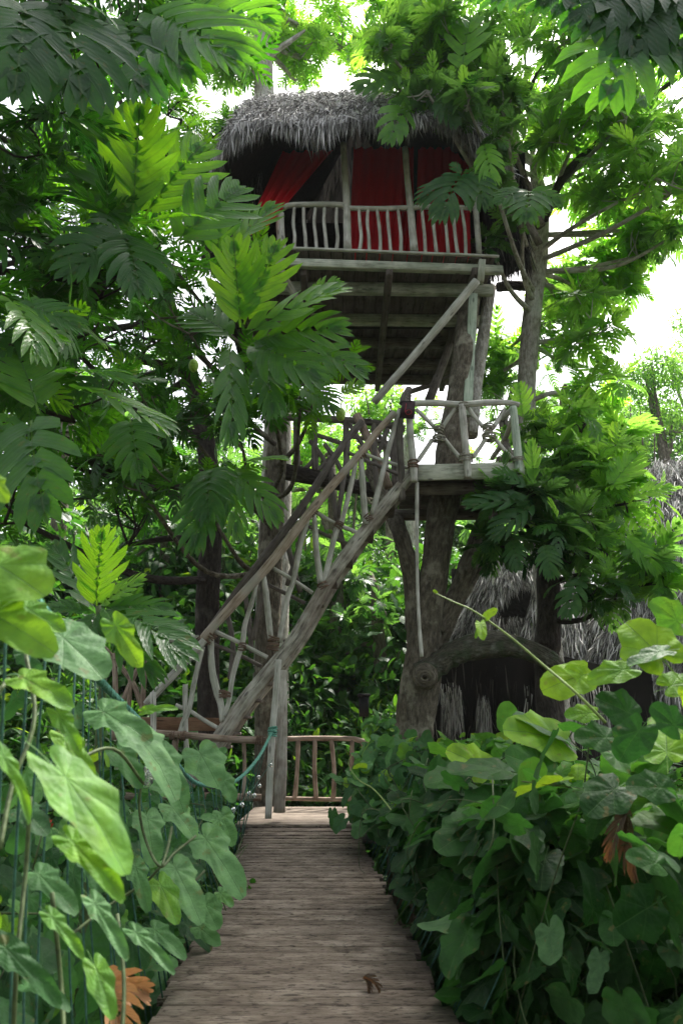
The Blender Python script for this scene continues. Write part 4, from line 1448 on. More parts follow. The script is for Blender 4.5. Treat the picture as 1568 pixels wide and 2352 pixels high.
def small_hut():
    cx, cy = at(1165, 1400, 14.6)[0], 14.6
    top = at(1172, 1276, 14.3)
    root = empty("small_thatched_hut", (cx, cy + 0.5, ground_z(cx, cy)), "small hut with a shaggy thatched hood over a dark eye shaped opening", "hut")
    zt = top[2]

    def cone(R0, ztop, zbot, pw, lift=0.0, y0=0.0, x0=0.0, a=1.5, cut=None):
        def S(u, v):
            ph = (u - 0.5) * 2 * a
            zb = zbot + (lift * math.exp(-((ph - 0.1) / 0.75) ** 2) if lift else 0)
            z = ztop + (zb - ztop) * v
            f = (ztop - z) / (ztop - zbot)
            r = R0 * (0.10 + 0.90 * max(0.0, f) ** pw)
            return np.array([cx + x0 + r * math.sin(ph), cy + y0 - r * math.cos(ph), z])
        return S

    zb = at(1100, 1490, 13.6)[2]
    zo = at(1165, 1322, 13.5)[2]
    hood = cone(1.2, zt, zb + 0.15, 0.6, lift=(zo - zb - 0.15), a=1.45, y0=-0.25)
    build_thatch("hood", [thatch_surface(hood, 0, 0, 6000, 0.24, 0.022, fringe=1500, fringe_len=0.26, spread=0.2, coarse=(40, 10))], M["thatch"], root)
    za = at(1165, 1392, 13.7)[2]
    apron = cone(1.35, za + 0.5, zb - 0.45, 0.5, y0=0.02, a=1.5)
    ap = thatch_surface(lambda u, v: apron(u, 0.40 + 0.6 * v), 0, 0, 4200, 0.34, 0.020, fringe=700, fringe_len=0.4, spread=0.16, coarse=(30, 8))
    build_thatch("apron", [ap], M["thatch"], root)
    # right slope joining the bigger mass, and the dark lower wall with hanging shreds
    A0, A1 = at(1225, 1330, 14.2), at(1330, 1300, 14.5)
    B0, B1 = at(1190, 1500, 13.2), at(1330, 1560, 12.9)

    def S5(u, v):
        a = A0 + (A1 - A0) * u
        b = B0 + (B1 - B0) * u
        return a + (b - a) * v + np.array([0, -0.2 * math.sin(math.pi * v), 0])
    build_thatch("side_roof", [thatch_surface(S5, 0, 0, 3200, 0.36, 0.022, fringe=700, fringe_len=0.6, coarse=(10, 10))], M["thatch"], root)
    W0, W1 = at(990, 1470, 12.9), at(1500, 1540, 12.2)

    def S6(u, v):
        return W0 + (W1 - W0) * u + np.array([0, 0.25 * math.sin(u * 9), -2.9 * v])
    build_thatch("lower_wall", [thatch_surface(S6, 0, 0, 6500, 0.5, 0.022, fringe=0, spread=0.12, coarse=(30, 10))], M["darkthatch"], root)
    for (xa, xb, ya, yl, Yt) in ((1095, 1125, 1590, 0.55, 12.7), (1205, 1255, 1550, 1.0, 12.4), (1010, 1060, 1560, 0.7, 12.8), (1300, 1400, 1540, 0.9, 12.1)):
        T0, T1 = at(xa, ya, Yt), at(xb, ya + 8, Yt)

        def S7(u, v, T0=T0, T1=T1, yl=yl):
            return T0 + (T1 - T0) * u + np.array([0, 0.05 * v, -yl * v])
        v, t, l = thatch_surface(S7, 0, 0, 150, 0.45, 0.018, fringe=0, spread=0.10, coarse=(2, 2), vmax=0.8)
        build_thatch("hanging_shreds", [(v, t[2:], l)], M["thatch"], root)
    w = MB()
    w.box(at(985, 1500, 13.4) + np.array([0, 0, -1.75]), at(1480, 1500, 13.4) + np.array([0, 0, -1.75]), 0.1, 3.5)
    w.box((cx - 1.0, cy + 0.5, zb + 0.6), (cx + 1.0, cy + 0.5, zb + 0.6), 0.1, 2.4)  # dark sheet standing for the shade inside the opening
    w.build("inner_wall", M["shadedark"], root)


small_hut()

# ================================================================== BREADFRUIT TREES
def H(bx, by, bY, tx, ty, tY=None, **o):
    return ((bx, by, bY), (tx, ty, tY if tY is not None else bY), o)


def C(x, y, Y, r, n, size=0.5, nl=9, tone=None):
    c = (at(x, y, Y), r, n, size, nl)
    return c + ((tone,) if tone is not None else ())


# --- left near tree: trunk just beyond the left edge, holding the biggest leaves
tr = pr([(-190, 1900, 60), (-170, 1300, 52), (-130, 800, 44), (-90, 400, 36), (-40, 60, 26), (20, -250, 18)], 5.6)
tr = [(down(tr[0][0]), 0.3)] + tr
camv = lambda p: norm(CAM - np.asarray(p))
hero_left = [
    H(305, 495, 5.0, 322, 238, 4.8, t=0.86, k=0.25, f=0.25, w=1.0, tpl=0),
    H(300, 520, 5.0, 205, 300, 5.2, t=0.5, k=0.4, tpl=1),
    H(318, 522, 5.0, 500, 505, 4.7, t=0.62, k=0.45, n=(0.1, -0.7, 0.7), w=0.95, tpl=2),
    H(300, 530, 5.0, 150, 400, 5.1, t=0.3, k=0.6, tpl=3),
    H(400, 560, 5.0, 560, 430, 5.3, t=0.55, k=0.3),
    H(330, 500, 5.1, 470, 330, 5.3, t=0.78, k=0.4, tpl=1),
    H(250, 400, 5.2, 210, 190, 5.1, t=0.6, k=0.4, tpl=0),
    H(285, 540, 4.9, 320, 680, 4.6, t=0.25, k=0.6, n=(0.3, -0.8, 0.4)),
    H(290, 535, 4.9, 150, 640, 4.6, t=0.2, k=0.7),
    H(120, 860, 4.4, 300, 880, 4.2, t=0.45, k=0.5, n=(0, -0.5, 0.9), w=0.8, tpl=3),
    H(150, 890, 4.4, 385, 995, 4.2, t=0.62, k=0.5, n=(0.1, -0.4, 0.9), w=0.8, tpl=1),
    H(72, 965, 4.0, 108, 1195, 3.7, t=0.4, k=0.6, n=(-0.1, -0.9, 0.5), w=1.0, tpl=2),
    H(30, 950, 4.2, -60, 1100, 4.0, t=0.4, k=0.7),
    H(90, 950, 4.2, 30, 800, 4.5, t=0.7, k=0.5),
    H(300, 965, 4.8, 322, 1095, 4.5, t=0.4, k=0.7, n=(0.1, -0.9, 0.4), tpl=0),
    H(20, 690, 4.2, 85, 830, 3.9, t=0.78, k=0.7, w=0.75, n=(0.6, -0.5, 0.6)),
    H(30, 700, 4.3, 190, 760, 4.3, t=0.5, k=0.7, w=0.8),
    H(140, 20, 4.3, 190, 250, 4.0, t=0.05, k=0.8, n=(0.2, -0.7, 0.4)),
    H(60, 20, 4.0, 30, 230, 3.8, t=0.05, k=0.8),
    H(300, 60, 4.6, 450, 190, 4.4, t=0.42, k=0.5, w=0.95),
    H(290, 50, 4.6, 330, 230, 4.3, t=0.18, k=0.6),
    H(330, 30, 4.6, 560, 160, 4.4, t=0.5, k=0.5),
    H(430, 20, 4.9, 640, 60, 4.8, t=0.62, k=0.4),
    H(420, 10, 5.0, 580, -60, 5.2, t=0.55, k=0.4),
]
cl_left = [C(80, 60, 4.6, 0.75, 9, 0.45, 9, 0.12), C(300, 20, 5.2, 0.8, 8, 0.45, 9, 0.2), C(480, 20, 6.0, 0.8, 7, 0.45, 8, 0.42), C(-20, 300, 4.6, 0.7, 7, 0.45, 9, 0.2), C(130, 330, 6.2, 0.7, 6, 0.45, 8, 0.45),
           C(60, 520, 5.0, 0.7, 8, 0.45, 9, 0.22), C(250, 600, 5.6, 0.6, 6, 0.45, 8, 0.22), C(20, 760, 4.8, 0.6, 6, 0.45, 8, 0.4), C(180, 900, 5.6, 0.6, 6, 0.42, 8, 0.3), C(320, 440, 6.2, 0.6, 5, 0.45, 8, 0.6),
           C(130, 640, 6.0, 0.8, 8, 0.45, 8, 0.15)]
t_left = tree("breadfruit_tree", "breadfruit tree at the left edge with huge lobed leaves reaching over the path", "tree", tr[0][0], tr, M["darkbark"], cl_left, hero_left, tone=0.3, limb_r=0.03, group=None)

# --- the middle-left tree, dark trunk behind the stairs
tr = pr([(612, 1850, 30), (612, 1600, 29), (618, 1350, 28), (628, 1150, 25), (636, 1000, 22), (628, 850, 20), (600, 700, 17), (560, 560, 13)], 11.9)
tr = [(down(tr[0][0]), 0.3)] + tr
hero_mid = [
    H(552, 752, 6.4, 536, 548, 6.2, t=1.0, k=0.2, f=0.3, w=1.05, tpl=0),
    H(560, 745, 6.4, 642, 552, 6.3, t=0.93, k=0.3, tpl=1),
    H(568, 768, 6.3, 792, 662, 6.1, t=0.80, k=0.3, n=(0.0, -0.75, 0.6), w=1.05, tpl=2),
    H(700, 700, 6.6, 782, 645, 6.6, t=0.86, k=0.3, tpl=3),
    H(520, 590, 6.9, 640, 470, 6.9, t=0.74, k=0.35, n=(0.0, -0.7, 0.6), tpl=1),
    H(500, 590, 6.9, 512, 470, 6.9, t=0.66, k=0.35, n=(0.0, -0.7, 0.6), tpl=0),
    H(575, 790, 6.4, 800, 760, 6.2, t=0.62, k=0.6, tpl=1),
    H(570, 795, 6.4, 740, 880, 6.1, t=0.5, k=0.7, tpl=0),
    H(700, 800, 6.8, 842, 860, 6.8, t=0.55, k=0.5, tpl=2),
    H(780, 905, 7.4, 838, 880, 7.4, t=1.0, k=0.3, tpl=3, w=1.2),
    H(690, 890, 6.9, 770, 950, 6.8, t=0.5, k=0.7),
    H(525, 800, 6.3, 528, 1020, 6.0, t=0.4, k=0.4, n=(0.5, -0.7, 0.3), w=0.55, tpl=2),
    H(600, 810, 6.4, 625, 960, 6.2, t=0.3, k=0.5, n=(0.3, -0.8, 0.3), w=0.7),
    H(545, 1070, 6.6, 660, 1058, 6.4, t=0.68, k=0.5, n=(0.0, -0.5, 0.9), w=0.9, tpl=0),
    H(530, 1080, 6.6, 640, 1200, 6.4, t=0.62, k=0.8, w=0.75),
    H(500, 1075, 6.6, 440, 1270, 6.2, t=0.36, k=0.6, n=(0.2, -0.9, 0.4), w=0.7, tpl=1),
    H(490, 1075, 6.6, 480, 1200, 6.2, t=0.4, k=0.8, n=(-0.2, -0.9, 0.4)),
    H(515, 1070, 6.6, 545, 1240, 6.3, t=0.66, k=0.6, w=0.55),
    H(280, 555, 7.0, 318, 690, 6.8, t=0.4, k=0.7, n=(0.6, -0.8, 0.2), w=0.7),
    H(540, 780, 6.6, 430, 720, 6.9, t=0.45, k=0.5),
    H(470, 860, 6.4, 560, 930, 6.3, t=0.42, k=0.7, w=0.7),
]
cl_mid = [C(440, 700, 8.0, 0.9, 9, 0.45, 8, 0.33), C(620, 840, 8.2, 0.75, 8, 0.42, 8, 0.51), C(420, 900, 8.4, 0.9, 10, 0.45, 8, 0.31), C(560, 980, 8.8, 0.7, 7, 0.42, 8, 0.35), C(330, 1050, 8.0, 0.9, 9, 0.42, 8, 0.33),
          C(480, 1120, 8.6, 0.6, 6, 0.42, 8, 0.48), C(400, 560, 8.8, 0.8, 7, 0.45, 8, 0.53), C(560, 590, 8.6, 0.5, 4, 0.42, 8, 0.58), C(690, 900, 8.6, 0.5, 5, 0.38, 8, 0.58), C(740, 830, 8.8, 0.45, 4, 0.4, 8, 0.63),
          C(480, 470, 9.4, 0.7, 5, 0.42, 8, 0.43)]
t_mid = tree("breadfruit_tree", "breadfruit tree with a dark trunk behind the stairs and yellow-green top leaves beside the house", "tree", tr[0][0], tr, M["bark"], cl_mid, hero_mid, tone=0.3, limb_r=0.035)
for (x, y, Y) in ((445, 840, 6.4), (305, 850, 6.8), (782, 952, 7.2)):
    b = MB()
    c = at(x, y, Y)
    b.ball(c, 13 * pxs(c), (0.88, 0.88, 1.25), 8)
    b.tube([c + np.array([0, 0, 0.05]), c + np.array([0.01, 0, 0.16])], 0.006, 5, 3)
    b.build("fruit", M["fruit"], t_mid)

# --- third left tree, dark trunk further left
tr = pr([(478, 1800, 26), (480, 1600, 27), (476, 1400, 27), (484, 1200, 25), (470, 1000, 22), (420, 800, 18), (360, 600, 14), (340, 380, 10)], 11.0)
tr = [(down(tr[0][0]), 0.32)] + tr
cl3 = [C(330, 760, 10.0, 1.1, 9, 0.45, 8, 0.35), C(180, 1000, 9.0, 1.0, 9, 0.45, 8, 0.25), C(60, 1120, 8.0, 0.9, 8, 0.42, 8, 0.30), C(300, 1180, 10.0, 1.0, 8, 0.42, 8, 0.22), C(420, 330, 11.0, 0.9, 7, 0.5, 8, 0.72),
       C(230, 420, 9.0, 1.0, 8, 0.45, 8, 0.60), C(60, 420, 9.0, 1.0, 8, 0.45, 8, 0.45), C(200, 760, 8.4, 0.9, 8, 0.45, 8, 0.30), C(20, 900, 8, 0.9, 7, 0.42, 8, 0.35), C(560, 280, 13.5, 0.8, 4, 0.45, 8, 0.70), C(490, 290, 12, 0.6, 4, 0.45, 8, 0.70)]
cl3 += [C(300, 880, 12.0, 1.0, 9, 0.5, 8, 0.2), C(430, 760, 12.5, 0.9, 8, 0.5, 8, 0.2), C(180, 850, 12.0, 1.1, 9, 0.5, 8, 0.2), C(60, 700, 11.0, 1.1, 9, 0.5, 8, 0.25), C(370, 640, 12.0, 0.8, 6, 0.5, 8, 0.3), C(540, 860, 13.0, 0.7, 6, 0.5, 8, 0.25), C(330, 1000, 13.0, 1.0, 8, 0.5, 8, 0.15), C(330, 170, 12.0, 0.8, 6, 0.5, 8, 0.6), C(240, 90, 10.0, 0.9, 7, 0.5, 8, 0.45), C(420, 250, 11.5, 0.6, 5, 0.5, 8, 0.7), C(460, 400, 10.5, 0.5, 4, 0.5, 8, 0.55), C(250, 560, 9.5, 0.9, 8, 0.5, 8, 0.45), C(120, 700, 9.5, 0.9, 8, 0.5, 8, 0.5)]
tree("breadfruit_tree", "breadfruit tree with the darkest straight trunk, left of the stair handrail", "tree", tr[0][0], tr, M["darkbark"], cl3, tone=0.25, limb_r=0.05, tpls=BFM)

# --- small young plant among the foreground vines at the left
tr = pr([(228, 1700, 9), (232, 1500, 8), (226, 1392, 6)], 3.6)
tr = [(down(tr[0][0]), 0.03)] + tr
hero_y = [
    H(222, 1396, 3.6, 238, 1212, 3.5, t=0.93, k=0.2, f=0.25, w=1.1, tpl=0, n=(-0.1, -0.95, 0.2)),
    H(228, 1392, 3.6, 335, 1330, 3.5, t=0.9, k=0.3, w=0.9, tpl=1, n=(-0.2, -0.7, 0.5)),
    H(215, 1400, 3.6, 120, 1250, 3.8, t=0.3, k=0.3, w=0.6, tpl=2),
    H(215, 1405, 3.6, 90, 1400, 3.7, t=0.35, k=0.5, w=0.55, tpl=3),
    H(240, 1400, 3.6, 432, 1520, 3.3, t=0.42, k=0.7, w=0.8, tpl=2, n=(0.2, -0.6, 0.8)),
    H(240, 1405, 3.6, 360, 1570, 3.3, t=0.42, k=0.6, w=0.6, tpl=1, n=(0.2, -0.8, 0.6)),
    H(245, 1398, 3.6, 395, 1400, 3.6, t=0.4, k=0.6, w=0.7, tpl=0),
    H(225, 1405, 3.6, 170, 1560, 3.4, t=0.25, k=0.8, w=0.7),
]
tree("breadfruit_sapling", "young breadfruit plant with one bright fan leaf among the vines beside the handrail rope", "sapling", tr[0][0], tr, M["stem"], [], hero_y)

# --- tree rising behind the roof
tr = pr([(640, 800, 30), (618, 420, 27), (607, 230, 23), (605, 80, 21), (612, -120, 17), (640, -300, 10)], 14.6)
tr = [(down(tr[0][0], -1.7), 0.4)] + tr
cl4 = [C(440, 110, 14.0, 1.3, 9, 0.55, 8, 0.62), C(560, 60, 15.5, 1.3, 8, 0.5, 8, 0.75), C(700, 60, 16.0, 1.3, 10, 0.5, 8, 0.85), C(740, -60, 15, 1.3, 9, 0.5, 8, 0.8), C(680, 165, 15.8, 0.7, 5, 0.5, 8, 0.75), C(500, -60, 14, 1.5, 9, 0.5, 8, 0.55),
       C(350, 60, 13.5, 1.2, 8, 0.5, 8, 0.45), C(830, -20, 17, 0.7, 3, 0.5, 8, 0.8), C(690, 110, 15.2, 0.8, 12, 0.6, 9, 0.85), C(760, 60, 15.6, 0.9, 12, 0.6, 9, 0.88), C(640, 20, 15.2, 0.8, 10, 0.6, 9, 0.85), C(530, 130, 14.2, 0.7, 8, 0.55, 9, 0.7), C(820, 120, 16.5, 0.5, 4, 0.55, 8, 0.85)]
tree("breadfruit_tree", "pale trunked breadfruit tree rising straight out behind the thatched roof", "tree", tr[0][0], tr, M["palebark"], cl4, tone=0.7, tpls=BFL + BFM, limb_r=0.06, leafmat="veiled",
     trunk_parts=[("limb", pr([(606, 135, 7), (640, 112, 6), (670, 92, 5), (700, 70, 3)], 14.5), M["palebark"])])

# --- right tree
tr = pr([(1262, 1480, 26), (1230, 1200, 22), (1208, 1000, 20), (1210, 860, 21), (1222, 720, 22), (1234, 580, 22), (1240, 470, 19), (1225, 380, 10)], 12.0)
tr = [(down(tr[0][0]), 0.35)] + tr
parts = [
    ("limb", pr([(1240, 520, 12), (1200, 400, 9), (1165, 320, 9), (1158, 200, 8), (1152, 60, 7), (1150, -80, 6)], 10.8), M["bark"]),
    ("limb", pr([(1246, 500, 14), (1300, 400, 10), (1390, 310, 8), (1470, 240, 6), (1540, 190, 5)], 11.0), M["darkbark"]),
    ("limb", pr([(1238, 560, 8), (1150, 390, 6), (1100, 320, 5), (1010, 282, 5), (950, 250, 4)], 9.6), M["bark"]),
    ("limb", pr([(1215, 660, 9), (1180, 655, 11), (1140, 660, 10)], 12.2), M["darkbark"]),
    ("limb", pr([(1160, 340, 6), (1200, 240, 5), (1250, 130, 4)], 10.4), M["darkbark"]),
]
hero_r = [
    H(1215, 440, 8.8, 1205, 512, 8.5, t=0.2, k=0.9, n=(0, -0.9, 0.5), w=1.2), H(1205, 440, 8.8, 1140, 470, 8.6, t=0.2, k=0.7), H(1215, 440, 8.8, 1290, 470, 8.7, t=0.3, k=0.7),
    H(1060, 405, 9.0, 960, 470, 8.8, t=0.15, k=0.7, w=0.6), H(1065, 400, 9.0, 1010, 510, 8.7, t=0.1, k=0.8), H(1070, 400, 9.0, 1120, 480, 8.8, t=0.15, k=0.8), H(1060, 400, 9.0, 1035, 375, 9.0, t=0.3, k=0.5),
    H(930, 230, 9.2, 890, 330, 8.9, t=0.55, k=0.4, w=0.8, n=(0.3, -0.8, 0.3)), H(920, 180, 9.2, 815, 210, 9.0, t=0.3, k=0.6), H(900, 120, 9.4, 850, 60, 9.4, t=0.7, k=0.3), H(1060, 160, 9.2, 1080, 40, 9.2, t=0.8, k=0.3, w=1.1),
    H(1000, 230, 9.0, 1050, 290, 8.9, t=0.15, k=0.8), H(1110, 330, 9.0, 1130, 430, 8.8, t=0.72, k=0.5, w=0.7),
]
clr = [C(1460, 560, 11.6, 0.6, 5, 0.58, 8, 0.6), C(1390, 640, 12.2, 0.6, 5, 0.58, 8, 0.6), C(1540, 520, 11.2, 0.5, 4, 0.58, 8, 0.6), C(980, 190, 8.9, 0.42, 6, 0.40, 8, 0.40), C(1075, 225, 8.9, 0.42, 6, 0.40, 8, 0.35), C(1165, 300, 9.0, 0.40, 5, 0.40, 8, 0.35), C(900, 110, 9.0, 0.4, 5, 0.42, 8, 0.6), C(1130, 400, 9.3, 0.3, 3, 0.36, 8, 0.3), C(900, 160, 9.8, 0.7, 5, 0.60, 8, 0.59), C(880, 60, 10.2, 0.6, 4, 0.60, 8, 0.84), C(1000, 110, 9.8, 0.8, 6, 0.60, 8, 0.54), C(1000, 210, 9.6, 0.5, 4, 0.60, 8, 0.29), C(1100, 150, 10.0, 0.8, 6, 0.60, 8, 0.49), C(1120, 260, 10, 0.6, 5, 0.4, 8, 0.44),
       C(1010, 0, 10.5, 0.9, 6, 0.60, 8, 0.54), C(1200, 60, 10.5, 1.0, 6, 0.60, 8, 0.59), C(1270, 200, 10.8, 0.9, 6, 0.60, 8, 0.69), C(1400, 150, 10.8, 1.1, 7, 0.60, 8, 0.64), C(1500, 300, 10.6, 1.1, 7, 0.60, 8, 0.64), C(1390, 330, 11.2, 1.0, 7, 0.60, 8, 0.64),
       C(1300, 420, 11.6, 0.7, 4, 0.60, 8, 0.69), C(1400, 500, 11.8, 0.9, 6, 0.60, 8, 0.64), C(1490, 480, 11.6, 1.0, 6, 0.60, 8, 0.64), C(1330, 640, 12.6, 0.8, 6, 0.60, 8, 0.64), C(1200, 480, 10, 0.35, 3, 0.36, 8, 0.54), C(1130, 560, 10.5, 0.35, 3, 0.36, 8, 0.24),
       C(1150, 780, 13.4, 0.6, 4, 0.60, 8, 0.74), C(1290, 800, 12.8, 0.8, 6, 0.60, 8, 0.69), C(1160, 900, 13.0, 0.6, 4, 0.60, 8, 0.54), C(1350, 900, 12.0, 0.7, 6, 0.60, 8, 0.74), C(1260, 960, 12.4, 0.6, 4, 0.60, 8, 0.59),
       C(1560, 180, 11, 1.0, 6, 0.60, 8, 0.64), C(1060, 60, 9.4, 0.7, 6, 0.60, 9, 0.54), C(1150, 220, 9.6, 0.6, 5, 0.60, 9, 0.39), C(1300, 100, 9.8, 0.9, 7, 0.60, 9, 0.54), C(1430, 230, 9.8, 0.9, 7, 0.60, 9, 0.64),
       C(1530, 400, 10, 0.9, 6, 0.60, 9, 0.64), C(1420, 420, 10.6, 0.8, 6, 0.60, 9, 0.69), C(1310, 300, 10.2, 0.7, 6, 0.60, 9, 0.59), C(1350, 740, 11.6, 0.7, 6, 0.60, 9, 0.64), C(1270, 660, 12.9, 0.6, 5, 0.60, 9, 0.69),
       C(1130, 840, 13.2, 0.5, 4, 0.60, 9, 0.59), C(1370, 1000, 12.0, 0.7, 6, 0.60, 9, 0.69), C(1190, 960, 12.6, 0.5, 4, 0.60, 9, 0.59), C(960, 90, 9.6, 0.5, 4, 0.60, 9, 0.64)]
tree("breadfruit_tree", "breadfruit tree with a pale trunk standing right of the treehouse floor", "tree", tr[0][0], tr, M["palebark"], clr, hero_r, tone=0.45, tpls=BFH + BFM[:2], limb_r=0.04, trunk_parts=parts, leafmat="veiled")

# --- dark leaves hanging in at the top right, close by
tr = pr([(1950, 2000, 50), (1900, 1000, 44), (1800, 200, 36), (1700, -200, 26)], 4.6)
tr = [(down(tr[0][0]), 0.25)] + tr
hero_tr = []
for (bx, by, tx, ty, t) in [(1500, -40, 1440, 150, 0.1), (1420, -60, 1340, 90, 0.05), (1560, -20, 1545, 170, 0.12), (1330, -60, 1230, 30, 0.1), (1480, 40, 1380, 250, 0.5), (1620, 0, 1600, 150, 0.2), (1250, -90, 1130, 20, 0.3),
                            (1400, -20, 1470, 130, 0.02), (1530, -40, 1400, 60, 0.06), (1360, -80, 1310, 60, 0.25), (1600, -60, 1510, 60, 0.1)]:
    hero_tr.append(H(bx, by, 4.0, tx, ty, 3.8, t=t, k=0.6, n=(0.1, -0.7, 0.5), w=1.05))
tree("breadfruit_tree", "breadfruit tree beyond the right edge, its big dark leaves hanging into the top corner", "tree", tr[0][0], tr, M["darkbark"],
     [C(1500, -160, 4.6, 0.7, 8, 0.5, 9, 0.1), C(1750, 0, 4.8, 0.7, 6, 0.5, 9, 0.1)], hero_tr, tone=0.1, limb_r=0.03)

# --- low bushy breadfruit in front of the huts
tr = pr([(1258, 1560, 30), (1256, 1480, 28), (1260, 1400, 26), (1258, 1310, 24), (1265, 1220, 20), (1290, 1100, 15), (1300, 1000, 10)], 10.6)
tr = [(down(tr[0][0]), 0.3)] + tr
cl7 = [C(1180, 1160, 9.8, 0.5, 7, 0.52, 8, 0.25), C(1250, 1100, 10.2, 0.5, 7, 0.52, 8, 0.40), C(1340, 1060, 10.4, 0.6, 9, 0.52, 8, 0.60), C(1430, 1120, 10.2, 0.55, 8, 0.52, 8, 0.67), C(1390, 1230, 9.9, 0.6, 9, 0.52, 8, 0.45),
       C(1270, 1230, 9.7, 0.45, 7, 0.48, 8, 0.17), C(1460, 1270, 10.0, 0.4, 5, 0.52, 8, 0.55), C(1330, 1350, 9.7, 0.3, 3, 0.36, 8, 0.17), C(1330, 960, 10.8, 0.5, 6, 0.52, 8, 0.75), C(1250, 1000, 10.6, 0.45, 5, 0.48, 8, 0.45), C(1500, 1310, 10.0, 0.4, 5, 0.48, 8, 0.55), C(1400, 1360, 9.8, 0.35, 4, 0.46, 8, 0.35), C(1150, 1230, 10.0, 0.35, 4, 0.46, 8, 0.20)]
hero7 = [H(1215, 1150, 9.4, 1070, 1165, 9.3, t=0.2, k=0.5, w=0.7), H(1225, 1160, 9.4, 1130, 1240, 9.2, t=0.12, k=0.6, w=0.8), H(1210, 1120, 9.4, 1130, 1080, 9.4, t=0.3, k=0.4, w=0.8), H(1225, 1110, 9.5, 1218, 1010, 9.5, t=0.75, k=0.3, w=0.6),
         H(1450, 1140, 9.7, 1545, 1120, 9.6, t=0.8, k=0.4), H(1430, 1230, 9.6, 1510, 1320, 9.5, t=0.7, k=0.7, w=0.7), H(1400, 1120, 9.8, 1470, 1040, 9.9, t=0.8, k=0.3), H(1330, 1330, 9.4, 1300, 1420, 9.2, t=0.15, k=0.5, w=1.0),
         H(1250, 1250, 9.3, 1265, 1330, 9.1, t=0.25, k=0.7), H(1175, 1240, 9.4, 1190, 1310, 9.2, t=0.15, k=0.7), H(1200, 960, 10.0, 1190, 880, 10.0, t=0.85, k=0.3, w=1.0)]
tree("breadfruit_tree", "bushy low breadfruit tree with a black trunk in front of the thatched huts", "tree", tr[0][0], tr, M["darkbark"], cl7, hero7, tone=0.5, leafmat="veiled", tpls=BFH + BFM[:2], limb_r=0.035)

# --- unseen trees added behind the viewpoint to block light from that side
for (lab, tx, ty, cs) in (
        ("unseen breadfruit tree added behind and left of the viewpoint to shade the path", -3.2, -3.0, [(-3.5, -2.5, 4.0, 1.5), (-1.2, -3.6, 4.6, 1.5), (-4.5, -0.5, 4.2, 1.4), (-2.5, -4.5, 2.6, 1.4), (-4.8, -3.0, 2.2, 1.3), (-5.2, 1.5, 5.0, 1.4), (-4.0, 1.0, 1.2, 1.1)]),
        ("unseen breadfruit tree added behind and right of the viewpoint to shade the path", 3.0, -3.2, [(2.6, -2.6, 4.0, 1.5), (1.0, -3.6, 3.6, 1.4), (4.2, -1.0, 3.6, 1.5), (3.6, -3.6, 2.2, 1.4), (1.6, -2.0, 6.2, 1.5), (4.0, 1.0, 5.0, 1.3), (0.8, -4.2, 2.2, 1.2)])):
    b0 = np.array([tx, ty, -1.8])
    tree("breadfruit_tree", lab, "tree", b0, [(b0, 0.3), (b0 + np.array([0.1, 0, 3]), 0.22), (b0 + np.array([0.3, 0.2, 6]), 0.14), (b0 + np.array([0.2, 0.4, 8]), 0.08)], M["darkbark"],
         [(np.array(c[:3]), c[3], 13, 0.62, 9) for c in cs], tone=0.3, tpls=BFL, leafmat="veiled", twigs=False)

# --- background trees
BG = [
    ("tall leafy tree behind the stair landing, seen under the house", 22, (930, 1000), 1.8, 16, 0.55, 0.75, "palebark"),
    ("tree crowding the gap behind the rear gallery", 17, (760, 1040), 1.5, 16, 0.5, 0.75, "bark"),
    ("shadowy tree filling the gap under the landing", 16, (860, 1330), 1.5, 18, 0.5, 0.35, "bark"),
    ("dim tree behind the lower stairs", 18, (560, 1420), 1.9, 18, 0.5, 0.22, "bark"),
    ("tree far behind the left vines", 15, (90, 1330), 1.8, 18, 0.5, 0.25, "bark"),
    ("tree beyond the left foliage under the bright sky gap", 16, (180, 640), 2.2, 16, 0.5, 0.45, "bark"),
    ("tree between the support tree limbs", 18, (1090, 1210), 0.9, 8, 0.5, 0.6, "bark"),
    ("tree behind the right pale trunk", 18, (1290, 900), 1.6, 12, 0.5, 0.5, "bark"),
    ("tree behind the left dark trunks", 17, (380, 1180), 2.0, 18, 0.5, 0.25, "bark"),
    ("broad tree left of the rear gallery log", 19, (640, 1230), 1.7, 14, 0.5, 0.5, "bark"),
    ("tree hidden behind the small hut", 21, (1060, 1320), 1.3, 10, 0.5, 0.55, "bark"),
]
for (lab, Y, (x, y), r, n, size, tone, bk) in BG:
    c = at(x, y, Y)
    b0 = np.array([c[0], c[1] + 0.3, ground_z(c[0], c[1]) - 0.2])
    tr = [(b0, 0.22), ((b0 + c) / 2 + np.array([0.15, 0, 0]), 0.18), (c + np.array([0, 0, -0.1]), 0.10)]
    k = 3 if r > 1.4 else 2
    cl = []
    for q in range(k):
        o = RNG.normal(0, 0.5, 3) * r
        cl.append((c + o * np.array([1, 0.8, 0.7]), r * 0.72, max(3, n // k), size, 7))
    tree("jungle_tree", lab, "tree", b0, tr, M[bk], cl, tone=tone * 0.7, tpls=BFL + BFM[3:], limb_r=0.05, leafmat="veiled", twigs=False)


